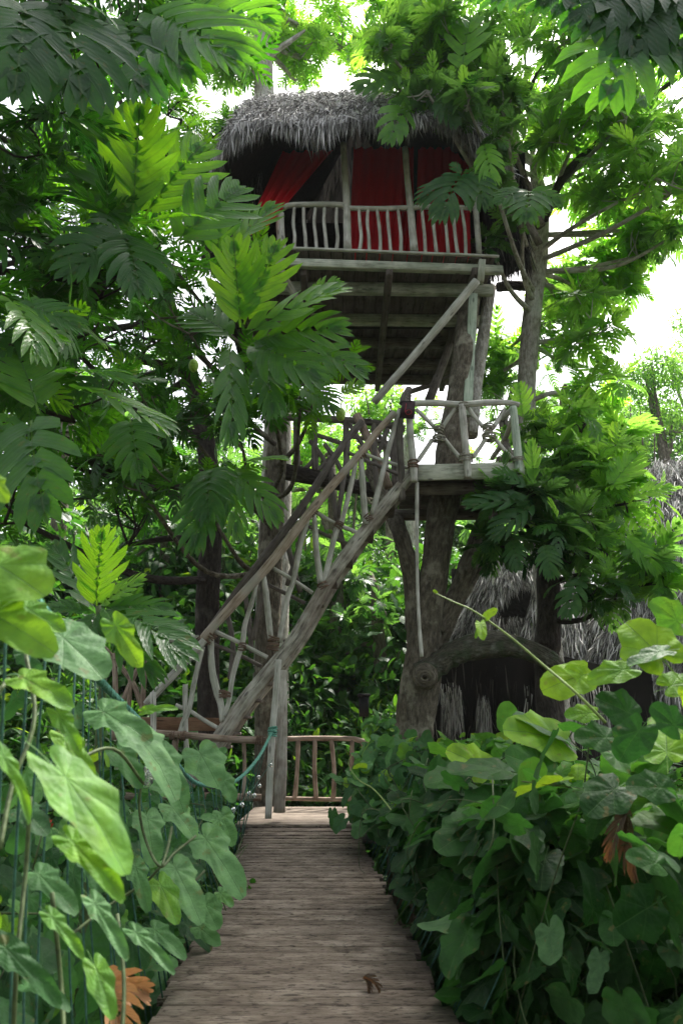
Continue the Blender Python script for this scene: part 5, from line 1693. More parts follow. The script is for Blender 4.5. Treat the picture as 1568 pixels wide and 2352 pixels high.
# small-leaved trees and shrubs
def leafy_mass(lv, c, rad, n, size, tone, tpls=None, sq=(1, 1, 0.85)):
    blobs = [(rdir()[0] * RNG.uniform(0.3, 0.75), RNG.uniform(0.25, 0.5)) for _ in range(16)]
    bi = RNG.integers(0, 16, n)
    P, D, Nn = [], [], []
    o = rdir(n)
    bc = np.array([b[0] for b in blobs])[bi]
    br = np.array([b[1] for b in blobs])[bi][:, None]
    p = bc + o * br * RNG.uniform(0.6, 1.05, (n, 1))
    P = np.asarray(c) + p * rad * np.array(sq)
    D = norm(o * 0.8 + RNG.normal(0, 0.5, (n, 3)) + np.array([0, 0, -0.25]))
    Nn = norm(o * 0.5 + np.array([0, 0, 0.8]) + RNG.normal(0, 0.35, (n, 3)))
    tl = tpls or OVT
    for k, t in enumerate(tl):
        m = np.arange(n) % len(tl) == k
        lv.add(t, P[m], D[m], Nn[m], size * RNG.uniform(0.6, 1.3, m.sum()), kappa=RNG.normal(0.5, 0.3, m.sum()), fold=0.2, curl=0.5,
               rnd=np.clip(tone + RNG.normal(0, 0.16, m.sum()), 0, 1), widen=1.0)


def far_tree(label, x, y, Y, r, n, size, tone, trunkmat="bark", group=None):
    c = at(x, y, Y)
    b0 = np.array([c[0], c[1], ground_z(c[0], c[1]) if Y < 70 else 0.0])
    root = empty("leafy_tree", b0, label, "tree", group)
    mb = MB()
    mb.tube([b0 - np.array([0, 0, .3]), (b0 + c) / 2 + np.array([r * 0.1, 0, 0]), c], [r * 0.13, r * 0.10, r * 0.04], 10, 6, 0.05)
    for q in range(7):
        d = rdir()[0]
        d[2] = abs(d[2]) * 0.6
        s = b0 + (c - b0) * RNG.uniform(0.55, 0.95)
        mb.tube([s, s + d * r * 0.45 + np.array([0, 0, r * 0.1]), c + d * r * 0.75], [r * 0.05, r * 0.035, r * 0.015], 6, 4)
    mb.build("trunk", M[trunkmat], root)
    lv = Leaves()
    leafy_mass(lv, c, r, n, size, tone)
    lv.build("crown", M["veiled"], root)


far_tree("hazy feathery tree on the far right above the big hut roof", 1500, 900, 30, 2.9, 7000, 0.20, 0.62)
far_tree("hazy tree behind the right hut, lower and darker than its neighbour", 1420, 985, 26, 1.7, 3500, 0.18, 0.5)
far_tree("pale round tree at the right edge under the bright sky", 1640, 800, 34, 3.2, 5000, 0.22, 0.62)
far_tree("small bright tree showing between landing rail and house floor", 880, 935, 24, 1.5, 2600, 0.18, 0.8)
far_tree("bright bush-like tree behind the rear gallery poles", 740, 1040, 20, 1.6, 3500, 0.16, 0.85)

FT = [(-150, 1000, 30, 3.6), (60, 1080, 34, 4.2), (230, 1000, 30, 4.0), (400, 1060, 36, 4.6), (520, 1130, 30, 3.6), (660, 1120, 34, 4.0), (800, 1150, 30, 3.4), (900, 1180, 33, 3.6), (1010, 1190, 30, 3.2), (1130, 1170, 34, 3.8), (1260, 1140, 30, 3.6),
      (1390, 1090, 36, 3.6), (1520, 1050, 40, 4.2), (1680, 1000, 36, 4.4), (560, 1300, 24, 2.8), (760, 1330, 24, 2.6), (1000, 1360, 24, 2.4), (1180, 1360, 25, 2.6), (300, 1250, 24, 3.0), (60, 1280, 22, 3.0), (1380, 1240, 26, 2.6)]


def jungle_ring():
    first = None
    for i, (x, y, Y, r) in enumerate(FT):
        c = at(x, y, Y)
        if i < 2:
            root = empty("jungle_tree", (0, 0, 0))
            mb = MB()
            mb.tube([(0, 0, -2.2), (0.05, 0, -1.0), (0, 0, 0)], [0.10, 0.08, 0.04], 8, 4, 0.05)
            mb.build("trunk", M["bark"], root)
            lv = Leaves()
            leafy_mass(lv, (0, 0, 0), 1.0, 5200, 0.085, 0.28, sq=(1.1, 0.9, 0.9))
            lv.build("crown", M["veiled"], root)
            first = (first or []) + [root]
            o = root
        else:
            o = copy_thing(first[i % 2])
        o.location = tuple(c)
        o.scale = (r, r, r)
        o.rotation_euler = (0, 0, RNG.uniform(0, 6.28))
        tag(o, "round-crowned tree of the jungle edge far behind the treehouse", "tree", "trees of the far jungle edge")


protos = []


def make_shrub(seed):
    root = empty("shrub", (0, 0, 0))
    lv = Leaves()
    leafy_mass(lv, (0, 0, 0.9), 1.0, 2400, 0.15, 0.45 + 0.08 * (seed % 3), sq=(1.15, 0.9, 0.95), tpls=[OVT[seed % 2], OVT[0], HRT[2] if seed % 2 else OVT[1]])
    lv.build("foliage", M["shrub"], root)
    mb = MB()
    for q in range(9):
        d = rdir()[0]
        d[2] = 0.8
        mb.tube([(0, 0, -0.2), (d[0] * 0.3, d[1] * 0.3, 0.5), (d[0] * 0.75, d[1] * 0.6, 1.3)], [0.03, 0.02, 0.01], 6, 4)
    mb.build("stems", M["stem"], root)
    return root


def copy_thing(root):
    r = root.copy()
    COL.objects.link(r)
    for ch in list(root.children):
        c = ch.copy()
        COL.objects.link(c)
        c.parent = r
    return r


jungle_ring()
shr = [make_shrub(i) for i in range(3)]
SP = []
for x, Y, z, s in [(700, 13.2, -0.6, 1.3), (770, 13.8, -0.3, 1.3), (830, 14.5, 0.3, 1.3), (720, 15.5, 1.0, 1.6), (800, 16.5, 1.6, 1.8), (880, 15.0, 0.2, 1.4), (620, 14.0, 0.2, 1.4), (560, 13.4, -0.4, 1.3), (520, 14.5, 0.8, 1.6), (430, 13.0, -0.2, 1.4),
                  (360, 14.0, 0.6, 1.7), (270, 12.5, 0.0, 1.4), (180, 12.0, 0.4, 1.5), (80, 11.0, 0.0, 1.5), (-20, 12.0, 0.9, 1.8), (440, 16.0, 2.2, 2.2), (620, 17.0, 2.4, 2.2), (250, 15.5, 2.0, 2.2), (100, 14.0, 1.8, 2.0), (860, 18.0, 3.0, 2.2), (740, 19.0, 3.4, 2.4),
                  (940, 19.0, 2.6, 2.0), (1040, 18.5, 2.4, 1.9), (500, 18.5, 4.0, 2.4), (330, 17.5, 4.0, 2.4), (150, 16, 4.2, 2.4), (1130, 19, 3.2, 1.8), (980, 12.5, -0.9, 1.0), (1050, 11.8, -1.2, 0.9), (1020, 20, 4.4, 1.8)]:
    SP.append((x, Y, z, s))
for i, (x, Y, z, s) in enumerate(SP):
    o = shr[i] if i < 3 else copy_thing(shr[i % 3])
    X = (x - 784) / F * (Y * math.cos(PITCH) + (z - 1) * math.sin(PITCH))
    o.location = (X, Y, z - 0.9 * s)
    o.rotation_euler = (0, 0, RNG.uniform(0, 6.28))
    o.scale = (s, s, s * RNG.uniform(0.9, 1.2))
    tag(o, "dense small-leaved green shrub in the thicket behind the stairs and platform", "shrub", "shrubs in the thicket behind the platform")

# low plants left of the bridge, down in the gully
GP = [(120, 4.6, -0.7, 0.75), (300, 5.6, -0.6, 0.8), (430, 6.8, -0.5, 0.75), (200, 7.5, -0.4, 1.0), (20, 6.0, -0.4, 1.0), (-60, 4.0, -0.6, 0.7), (350, 8.6, -0.4, 0.9), (80, 9.0, 0.0, 1.2), (40, 3.4, -0.75, 0.55), (250, 3.9, -0.85, 0.5), (330, 4.6, -0.9, 0.5)]
for (x, Y, z, s) in GP:
    o = copy_thing(shr[RNG.integers(3)])
    X = (x - 784) / F * (Y * math.cos(PITCH) + (z - 1) * math.sin(PITCH))
    o.location = (X, Y, z - 0.9 * s)
    o.rotation_euler = (0, 0, RNG.uniform(0, 6.28))
    o.scale = (s, s, s)
    tag(o, "leafy green shrub down in the gully left of the footbridge", "shrub", "shrubs in the gully left of the bridge")
GR = [(1120, 8.4, -0.5, 0.9), (1230, 7.6, -0.3, 0.9), (1350, 6.8, -0.3, 0.9), (1500, 6.4, -0.3, 1.0), (1250, 9.6, -0.4, 1.0), (1400, 9.0, -0.2, 1.1), (1560, 8.4, 0.0, 1.1), (1640, 5.0, -0.5, 0.9), (1700, 3.6, -0.6, 0.7), (1800, 2.6, -.6, .7)]
for (x, Y, z, s) in GR:
    o = copy_thing(shr[RNG.integers(3)])
    X = (x - 784) / F * (Y * math.cos(PITCH) + (z - 1) * math.sin(PITCH))
    o.location = (X, Y, z - 0.9 * s)
    o.rotation_euler = (0, 0, RNG.uniform(0, 6.28))
    o.scale = (s, s, s)
    tag(o, "shaded shrub behind the vine mass right of the footbridge", "shrub", "shrubs behind the right vines")

# ================================================================== VINES
def vine_leaf_cloud(lv, P, Nout, size, tone, hang=0.5, tpls=HRT[:3] + HRT[4:5], up=0.5):
    n = len(P)
    D = norm(Nout * 0.35 + RNG.normal(0, 0.55, (n, 3)) + np.array([0, 0, -hang]))
    Nn = norm(Nout * 0.55 + np.array([0, 0, up]) + RNG.normal(0, 0.3, (n, 3)))
    for k, t in enumerate(tpls):
        m = np.arange(n) % len(tpls) == k
        lv.add(t, P[m], D[m], Nn[m], size[m], kappa=np.abs(RNG.normal(0.35, 0.35, m.sum())), fold=RNG.uniform(-0.05, 0.35, m.sum()), curl=RNG.uniform(0, 0.8, m.sum()),
               rnd=np.clip(tone[m], 0, 1), widen=RNG.uniform(0.85, 1.15, m.sum()))


def hero_vine(lv, lst, slim=(0, 1)):
    for (bx, by, bY, tx, ty, tY, o) in lst:
        p0, p1 = at(bx, by, bY), at(tx, ty, tY)
        d = p1 - p0
        L = np.linalg.norm(d)
        nh = np.asarray(o.get("n", camv(p0) * 0.7 + np.array([0, 0, 0.5])), float)
        k = o.get("k", 0.4)
        side = norm(nh - norm(d) * np.dot(nh, norm(d)))
        dd = norm(norm(d) + side * math.tan(k / 2))
        ti = o.get("tpl", slim[RNG.integers(len(slim))])
        lv.add(HRT[ti], p0, dd, nh, L / (1.32, 1.32, 1.32, 1.85, 1.7)[ti] * (1 + k * k / 18), kappa=k, fold=o.get("f", 0.15), curl=o.get("c", 0.3), rnd=o.get("t", 0.4), widen=o.get("w", 1.0))


def build_right_vines():
    root = empty("vine_thicket", (bx_(5) + 1.0, 5, 0), "dense dark vine thicket smothering the right side of the footbridge", "vine")
    lv = Leaves()
    n = 4600
    Y = RNG.uniform(-2.5, 9.6, n) ** 1.0
    t = RNG.uniform(0, 1, n)
    prof = np.array([[0.50, -0.25], [0.42, 0.15], [0.38, 0.55], [0.46, 0.85], [0.75, 1.02], [1.2, 1.05], [1.8, 0.85]])
    nrm = np.array([[-1, 0, -0.1], [-1, 0, 0], [-1, 0, 0.2], [-0.8, 0, 0.6], [-0.2, 0, 1], [0, 0, 1], [0.3, 0, 1]])
    tt = t * 6
    X = np.interp(tt, range(7), prof[:, 0])
    Z = np.interp(tt, range(7), prof[:, 1])
    Nn = np.stack([np.interp(tt, range(7), nrm[:, q]) for q in range(3)], 1)
    bump = 0.10 * np.sin(Y * 2.3 + 1) + 0.07 * np.sin(Y * 5.1 + t * 5) + 0.06 * np.sin(t * 13 + Y * 1.7)
    near = np.clip((4.0 - Y) / 2.5, 0, 1)
    far_ = np.clip((Y - 7.5) / 2, 0, 1)
    X = bx_(Y) + X + 0.22 + 0.42 * near + 0.12 * np.clip((5.5 - Y) / 2, 0, 1) + 0.42 * np.clip((Y - 2.5) / 4, 0, 1) + 0.16 * np.clip((Y - 7) / 1.5, 0, 1)
    Z = Z * (0.88 - 0.06 * far_) + np.array([bz(y) for y in Y]) * 0.8
    P = np.stack([X, Y, Z], 1) + Nn * (bump[:, None] + RNG.uniform(-0.22, 0.06, (n, 1)))
    keep = ~((Y < 3.4) & (Y > 0.6) & ((t < 0.62) | (RNG.uniform(0, 1, n) < 0.5)))
    P[:, 0] += np.where(Y < 0.8, 0.25, 0)
    P, Nn, Y, t = P[keep], Nn[keep], Y[keep], t[keep]
    n = len(P)
    size = RNG.uniform(0.10, 0.25, n) * np.where(Y > 6.5, 0.8, 1.0)
    tone = 0.05 + 0.34 * np.clip((Y - 7.5) / 2, 0, 1) + 0.46 * (t > 0.6) + RNG.normal(0, 0.14, n)  # top leaves lighter, side leaves darker: fall of light put into leaf tone
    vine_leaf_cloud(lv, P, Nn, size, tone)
    # inner filling leaves, the thicket's shade put into their dark tone
    m = 5200
    P2 = np.stack([RNG.uniform(0.66, 2.3, m), RNG.uniform(-2.0, 9.5, m), RNG.uniform(-1.3, 0.66, m)], 1)
    P2[:, 0] += 0.1 + 0.4 * np.clip((P2[:, 1] - 2.5) / 4, 0, 1)
    P2[:, 0] += np.where(P2[:, 1] < 2.8, 0.45, 0)
    P2[:, 0] += bx_(P2[:, 1]) + 0.25 * np.clip((4 - P2[:, 1]) / 2.5, 0, 1)
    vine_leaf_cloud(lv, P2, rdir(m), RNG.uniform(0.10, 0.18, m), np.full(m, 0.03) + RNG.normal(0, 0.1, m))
    hero_vine(lv, [
        (1340, 1730, 4.6, 1190, 1640, 4.5, dict(t=0.35, k=0.3, w=0.8, n=(-0.2, -0.4, 0.9))), (1330, 1720, 4.6, 1165, 1668, 4.4, dict(t=0.9, k=0.4, w=0.9)),
        (1230, 1790, 4.8, 1040, 1760, 4.6, dict(t=0.3, k=0.4, w=0.8, n=(-0.1, -0.4, 0.9))), (1150, 1790, 5.2, 1030, 1720, 5.1, dict(t=0.95, k=0.3, w=0.9)),
        (1290, 1800, 4.4, 1170, 1730, 4.3, dict(t=0.4, k=0.4)), (1100, 1800, 5.4, 980, 1790, 5.2, dict(t=0.35, k=0.5, n=(-0.3, -0.6, 0.7))), (1050, 1830, 5.6, 950, 1900, 5.3, dict(t=0.3, k=0.6, n=(-0.4, -0.7, 0.6))),
        (1180, 1830, 4.6, 1060, 1880, 4.4, dict(t=0.3, k=0.6, n=(-0.3, -0.7, 0.6))), (1130, 1900, 4.4, 1010, 1940, 4.2, dict(t=0.22, k=0.6, n=(-0.4, -0.8, 0.5))), (1240, 1900, 4.0, 1140, 2000, 3.8, dict(t=0.22, k=0.5, n=(-0.4, -0.8, 0.5))),
        (1290, 1940, 3.8, 1160, 2020, 3.6, dict(t=0.25, k=0.5, n=(-0.4, -0.8, 0.4))), (1060, 2000, 4.6, 1000, 2090, 4.4, dict(t=0.2, k=0.5)), (1220, 2060, 3.6, 1150, 2150, 3.5, dict(t=0.15, k=0.5, n=(-0.4, -0.8, 0.4))),
        (1150, 2170, 3.9, 1060, 2200, 3.8, dict(t=0.35, k=0.4, n=(-0.3, -0.4, 0.8))),
        # leaves over the top, right, sunlight put into the brighter tones
        (1560, 1560, 2.4, 1440, 1430, 2.5, dict(t=0.92, k=0.3, n=(-0.2, -0.8, 0.6), w=1.15)), (1380, 1540, 3.0, 1250, 1580, 3.0, dict(t=1.0, k=0.3, w=1.1, tpl=2)), (1480, 1530, 2.7, 1350, 1560, 2.7, dict(t=0.85, k=0.4, w=0.7)),
        (1380, 1580, 3.0, 1300, 1530, 3.0, dict(t=0.98, k=0.4, w=0.8)), (1560, 1490, 2.4, 1440, 1520, 2.4, dict(t=0.3, k=0.4, n=(0, -0.5, 0.9), w=0.7)), (1480, 1660, 2.7, 1370, 1600, 2.7, dict(t=0.12, k=0.4, w=1.1)),
        (1500, 1640, 2.6, 1420, 1740, 2.6, dict(t=0.08, k=0.5)), (1430, 1700, 3.0, 1320, 1690, 3.0, dict(t=0.2, k=0.4)), (1560, 1560, 2.3, 1620, 1640, 2.3, dict(t=0.98, k=0.4)), (1500, 1590, 2.6, 1600, 1560, 2.6, dict(t=0.85, k=0.4)),
        (1390, 1640, 3.2, 1300, 1640, 3.2, dict(t=0.85, k=0.4, w=0.8)), (1540, 2000, 2.4, 1440, 1960, 2.4, dict(t=0.3, k=0.5, n=(-0.2, -0.6, 0.7))), (1580, 1700, 2.2, 1500, 1620, 2.2, dict(t=0.15, k=0.4)),
        (1450, 1790, 3.0, 1350, 1860, 2.9, dict(t=0.1, k=0.5)), (1560, 1820, 2.5, 1440, 1800, 2.5, dict(t=0.12, k=0.5)), (1590, 1460, 2.6, 1500, 1380, 2.6, dict(t=0.75, k=0.4)),
    ])
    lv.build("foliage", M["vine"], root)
    mb = MB()
    for q in range(60):
        y0 = RNG.uniform(3.4, 9)
        x0 = bx_(y0) + RNG.uniform(0.8, 1.5)
        p = np.array([x0, y0, RNG.uniform(0.4, 0.85)])
        pts = [p]
        for s in range(4):
            p = p + np.array([RNG.normal(-0.04, 0.12), RNG.normal(0, 0.22), RNG.normal(-0.12, 0.16)])
            pts.append(p)
        mb.tube(pts, [0.004, 0.004, 0.0035, 0.003, 0.002], 5, 4)
    for pts in [[(1160, 1900, 4.0), (1230, 1850, 4.0), (1290, 1880, 4.0), (1345, 1950, 3.9), (1340, 2010, 3.9)]]:
        mb.tube([at(*p) for p in pts], 0.005, 7, 6)
    mb.build("stems", M["stem"], root)


build_right_vines()


def build_shoot():
    root = empty("vine_shoot", tuple(at(1200, 1500, 3.0)), "long thin yellow-green shoot with tiny leaves reaching left across the tree trunk", "vine")
    P = [at(1390, 1660, 2.9), at(1320, 1590, 2.9), at(1250, 1530, 3.0), at(1170, 1462, 3.05), at(1090, 1405, 3.1), at(1040, 1382, 3.15), at(1000, 1363, 3.2)]
    MB().tube(P, [0.006, 0.0055, 0.005, 0.0045, 0.004, 0.0035, 0.003], 6, 6).build("stem", M["palestem"], root)
    lv = Leaves()
    hero_vine(lv, [(1105, 1425, 3.1, 1138, 1400, 3.05, dict(t=0.97, k=0.3, w=0.9, tpl=2)), (1100, 1420, 3.1, 1108, 1462, 3.0, dict(t=1, k=0.5, w=0.5, tpl=2)), (1110, 1425, 3.1, 1092, 1462, 3.05, dict(t=0.9, k=0.3, w=0.35, tpl=2)),
                   (1005, 1365, 3.2, 995, 1355, 3.2, dict(t=0.9, tpl=2))])
    lv.build("foliage", M["vine"], root)
    root = empty("vine_shoot", tuple(at(900, 1900, 6)), "pale curling tendril leaning over the bridge end beside the vine leaves", "vine")
    MB().tube([at(1010, 2010, 5.6), at(960, 1950, 5.8), at(905, 1870, 6.0), at(860, 1815, 6.2), at(822, 1790, 6.3), at(800, 1755, 6.3), at(808, 1733, 6.3)], [0.006, 0.006, 0.005, 0.005, 0.004, 0.003, 0.004], 6, 6).build("stem", M["palestem"], root)


build_shoot()


def build_far_vines():
    """small pale leaves heaped round the base of the support tree"""
    root = empty("creeper", tuple(at(930, 1760, 9.3)), "pale green creeper heaped at the foot of the forked support tree", "creeper")
    lv = Leaves()
    n = 620
    x = RNG.normal(905, 46, n)
    y = 1690 + RNG.uniform(0, 1, n) ** 0.8 * 190 + np.abs(x - 905) * 0.15
    Y = 8.3 + RNG.uniform(-0.4, 0.4, n) - (y - 1780) * 0.004
    P = np.array([at(a, b, c) for a, b, c in zip(x, y, Y)])
    vine_leaf_cloud(lv, P, np.tile([[-0.2, -0.9, 0.3]], (n, 1)), RNG.uniform(0.10, 0.20, n), 0.35 + RNG.normal(0, 0.25, n))
    n = 160
    x = RNG.normal(872, 14, n)
    y = RNG.uniform(1650, 1760, n)
    P = np.array([at(a, b, 9.9) for a, b in zip(x, y)])
    vine_leaf_cloud(lv, P, np.tile([[-0.2, -0.9, 0.3]], (n, 1)), RNG.uniform(0.09, 0.16, n), 0.5 + RNG.normal(0, 0.25, n))
    lv.build("foliage", M["pale_vine"], root)
    mb = MB()
    for q in range(14):
        a = at(RNG.uniform(860, 960), RNG.uniform(1700, 1800), 9.3)
        mb.tube([a, a + np.array([RNG.normal(0, .1), -.1, -0.25]), a + np.array([RNG.normal(0, .2), -.1, -0.6])], 0.006, 5, 3)
    mb.build("stems", M["stem"], root)


build_far_vines()


def build_left_vines():
    root = empty("vine", (bx_(4) - 0.9, 4, 0), "broad pale-leaved vine scrambling over the green handrail rope on the left", "vine")
    lv = Leaves()
    U = (0.25, -0.55, 0.8)
    hero_vine(lv, [
        # big pale leaves near the rope
        (265, 1650, 3.0, 430, 1805, 2.8, dict(t=0.55, k=0.45, n=(0.5, -0.5, 0.7), w=0.8, tpl=3)), (250, 1700, 3.1, 330, 1800, 3.0, dict(t=0.4, k=0.5, n=(0.3, -0.7, 0.6), w=0.8)), (210, 1840, 2.8, 300, 1930, 2.7, dict(t=0.35, k=0.4, w=0.8)), (180, 1930, 2.6, 240, 2040, 2.5, dict(t=0.3, k=0.5, w=0.7)), (330, 2120, 3.0, 430, 2190, 2.9, dict(t=0.45, k=0.4, w=0.7)), (300, 1960, 3.0, 345, 2090, 2.9, dict(t=0.45, k=0.4, w=0.7)), (345, 1700, 3.3, 432, 1850, 3.1, dict(t=0.5, k=0.4, n=(0.3, -0.7, 0.6), w=0.8)),
        (440, 1700, 4.4, 500, 1800, 4.2, dict(t=0.6, k=0.3, w=0.9)), (470, 1750, 4.6, 520, 1720, 4.6, dict(t=0.5, k=0.3, w=0.8)), (400, 1830, 3.7, 335, 1790, 3.6, dict(t=0.5, w=0.8)),
        (370, 1830, 3.6, 455, 1920, 3.5, dict(t=0.6, k=0.3, n=U, w=0.95)), (440, 1890, 3.6, 568, 2050, 3.4, dict(t=0.58, k=0.3, n=(0.35, -0.7, 0.6), w=0.85)), (520, 1890, 4.0, 460, 1870, 4.0, dict(t=0.6, k=0.3, w=1.0)),
        (330, 1850, 3.5, 360, 1980, 3.3, dict(t=0.55, n=U, w=0.9)), (380, 1960, 3.3, 470, 2110, 3.1, dict(t=0.6, k=0.3, n=(0.35, -0.65, 0.6), w=0.85)), (350, 2000, 3.2, 405, 2110, 3.0, dict(t=0.85, k=0.5, w=0.5)),
        (455, 2050, 3.6, 500, 2130, 3.5, dict(t=0.55, w=0.9)), (440, 2120, 3.6, 505, 2165, 3.5, dict(t=0.5, w=0.9)), (500, 1770, 5.2, 540, 1840, 5.1, dict(t=0.6)), (480, 1760, 5.0, 440, 1740, 5.0, dict(t=0.55)),
        (500, 1850, 4.6, 540, 1940, 4.5, dict(t=0.6)), (490, 2040, 4.0, 540, 2080, 4.0, dict(t=0.6)),
        # near bright ones, left edge (out of focus)
        (-60, 1270, 1.5, 100, 1360, 1.45, dict(t=0.86, k=0.3, n=(0.2, -0.8, 0.5), w=1.1)), (-60, 1390, 1.5, 120, 1480, 1.4, dict(t=0.85, k=0.35, n=(0.1, -0.85, 0.4), w=0.9)), (20, 1380, 1.7, 150, 1440, 1.65, dict(t=0.85, k=0.3, w=0.7)),
        (95, 1430, 1.9, 235, 1545, 1.8, dict(t=0.45, k=0.35, n=(0.1, -0.6, 0.8), w=0.85)), (240, 1400, 2.3, 325, 1530, 2.25, dict(t=0.88, k=0.3, n=(0.2, -0.9, 0.3), w=0.7)), (20, 1550, 1.7, 165, 1600, 1.6, dict(t=0.86, k=0.4, w=0.7)),
        (110, 1610, 1.8, 190, 1720, 1.75, dict(t=0.82, k=0.5, w=0.55)), (200, 1620, 2.3, 350, 1690, 2.2, dict(t=0.5, w=0.9, k=0.3)), (310, 1640, 2.6, 410, 1615, 2.6, dict(t=0.85, w=0.5, k=0.5)),
        (60, 1700, 1.6, 300, 1980, 1.5, dict(t=0.80, k=0.45, n=(0.7, -0.5, 0.3), w=0.5)), (-30, 1690, 1.4, 100, 1880, 1.4, dict(t=0.75, k=0.5, w=0.35, n=(0.8, -0.5, 0.3))), (120, 1900, 1.6, 300, 2050, 1.55, dict(t=0.82, k=0.5, w=0.55)),
        (190, 2040, 1.9, 300, 2190, 1.8, dict(t=0.5, k=0.4, w=0.45)), (280, 2120, 2.1, 405, 2220, 2.0, dict(t=0.5, k=0.4, w=0.4)), (90, 2080, 1.7, 200, 2190, 1.65, dict(t=0.75, k=0.4, w=0.45)), (200, 2180, 1.9, 260, 2330, 1.8, dict(t=0.78, k=0.5, w=0.45)),
        (-40, 1080, 1.6, 20, 1150, 1.6, dict(t=0.9, k=0.4)), (120, 1660, 2.1, 220, 1790, 2.0, dict(t=0.85, w=0.55, k=0.4)), (-40, 2140, 1.8, 160, 2300, 1.8, dict(t=0.15, w=0.5)), (60, 1990, 2.1, 180, 2080, 2.0, dict(t=0.4, w=0.7)),
        (30, 2260, 2.0, 165, 2290, 1.9, dict(t=0.2, w=0.5, n=(0, -0.3, 1))), (40, 1480, 2.2, 100, 1560, 2.2, dict(t=0.2)), (30, 1850, 2.3, 110, 1900, 2.2, dict(t=0.1)),
    ], slim=(3, 4, 3, 1))
    # scattered middle-sized leaves close by
    for q in range(110):
        yy = RNG.uniform(1.7, 4.6)
        xx = bx_(yy) - 0.72 - abs(RNG.normal(0, 0.42)) - 0.03 * yy
        zz = RNG.uniform(-0.25, 1.0) + 0.25 * (xx < -1.3)
        d = norm(np.array([RNG.normal(0.35, 0.5), RNG.normal(-0.2, 0.4), -0.9]))
        tq = RNG.choice([3, 4, 0, 2])
        lv.add(HRT[tq], np.array([xx, yy, zz]), d, np.array([0.3, -0.6, 0.6]) + RNG.normal(0, 0.35, 3), RNG.uniform(0.07, 0.13), kappa=RNG.uniform(0.1, 1.0), fold=RNG.uniform(0, 0.5),
               curl=RNG.uniform(0, 0.8), rnd=float(np.clip(RNG.choice([0.15, 0.4, 0.6, 0.85]) + RNG.normal(0, 0.06), 0, 1)), widen=RNG.uniform(0.7, 1.1))
    # fill: smaller leaves in depth outside the netting, shade put into their dark tone
    n = 2300
    Y = RNG.uniform(2.4, 8.6, n)
    X = bx_(Y) - 0.70 - RNG.uniform(0, 1, n) ** 1.3 * 1.5 - 0.1 * (Y > 5)
    Z = RNG.uniform(-1.1, 0.45, n) - 0.12 * (Y < 4)
    P = np.stack([X, Y, Z], 1)
    vine_leaf_cloud(lv, P, norm(np.stack([np.full(n, 0.6), np.full(n, -0.5), np.full(n, 0.4)], 1)), RNG.uniform(0.08, 0.19, n), 0.12 + RNG.normal(0, 0.2, n))
    lv.build("foliage", M["pale_vine"], root)
    mb = MB()
    for pts in [[(330, 1780, 3.1), (320, 1850, 3.1), (335, 1930, 3.1), (368, 1990, 3.0), (400, 1960, 3.1), (450, 1920, 3.2)], [(368, 1992, 3.0), (330, 2030, 3.0), (250, 2080, 2.9), (160, 2150, 2.6)], [(395, 1900, 3.3), (385, 1950, 3.1), (372, 1990, 3.0)],
                [(70, 1830, 2.0), (60, 2000, 2.0), (40, 2200, 1.9), (30, 2400, 1.9)], [(0, 1950, 1.7), (30, 1800, 1.8), (80, 1650, 1.9), (60, 1500, 2.0)], [(150, 1760, 2.2), (260, 1720, 2.4), (330, 1800, 2.9)],
                [(20, 1560, 1.7), (-40, 1640, 1.6)], [(470, 2000, 3.7), (430, 2040, 3.6), (380, 2060, 3.5)], [(120, 2050, 2.0), (140, 2250, 2.0), (150, 2420, 1.9)], [(270, 2100, 2.3), (285, 2250, 2.2), (280, 2400, 2.1)]]:
        mb.tube([at(*p) for p in pts], 0.0055, 6, 6)
    for q in range(60):
        a = np.array([bx_(4) - RNG.uniform(0.75, 1.6), RNG.uniform(2.5, 8), RNG.uniform(-0.6, 0.3)])
        mb.tube([a, a + RNG.normal(0, .15, 3), a + RNG.normal(0, .25, 3)], 0.004, 5, 3)
    mb.build("stems", M["stem"], root)


build_left_vines()

# ================================================================== SMALL THINGS
def build_lantern():
    Y = 11.5
    root = empty("path_lantern", tuple(at(833, 1760, Y)), "black box lantern on a thin pole behind the platform railing", "lantern")
    s = pxs(at(833, 1620, Y))
    MB().tube([at(833, 1880, Y), at(833, 1760, Y), at(835, 1645, Y)], 2.6 * s, 8, 3).build("pole", M["lamp"], root)
    mb = MB()
    mb.box(at(835, 1646, Y), at(835, 1600, Y), 24 * s, 24 * s, up=(0, 1, 0), bev=0.01)
    mb.build("housing", M["lamp"], root)
    MB().box(at(835, 1600, Y), at(835, 1594, Y), 30 * s, 30 * s, up=(0, 1, 0), bev=0.008).build("cap", M["lamp"], root)


build_lantern()


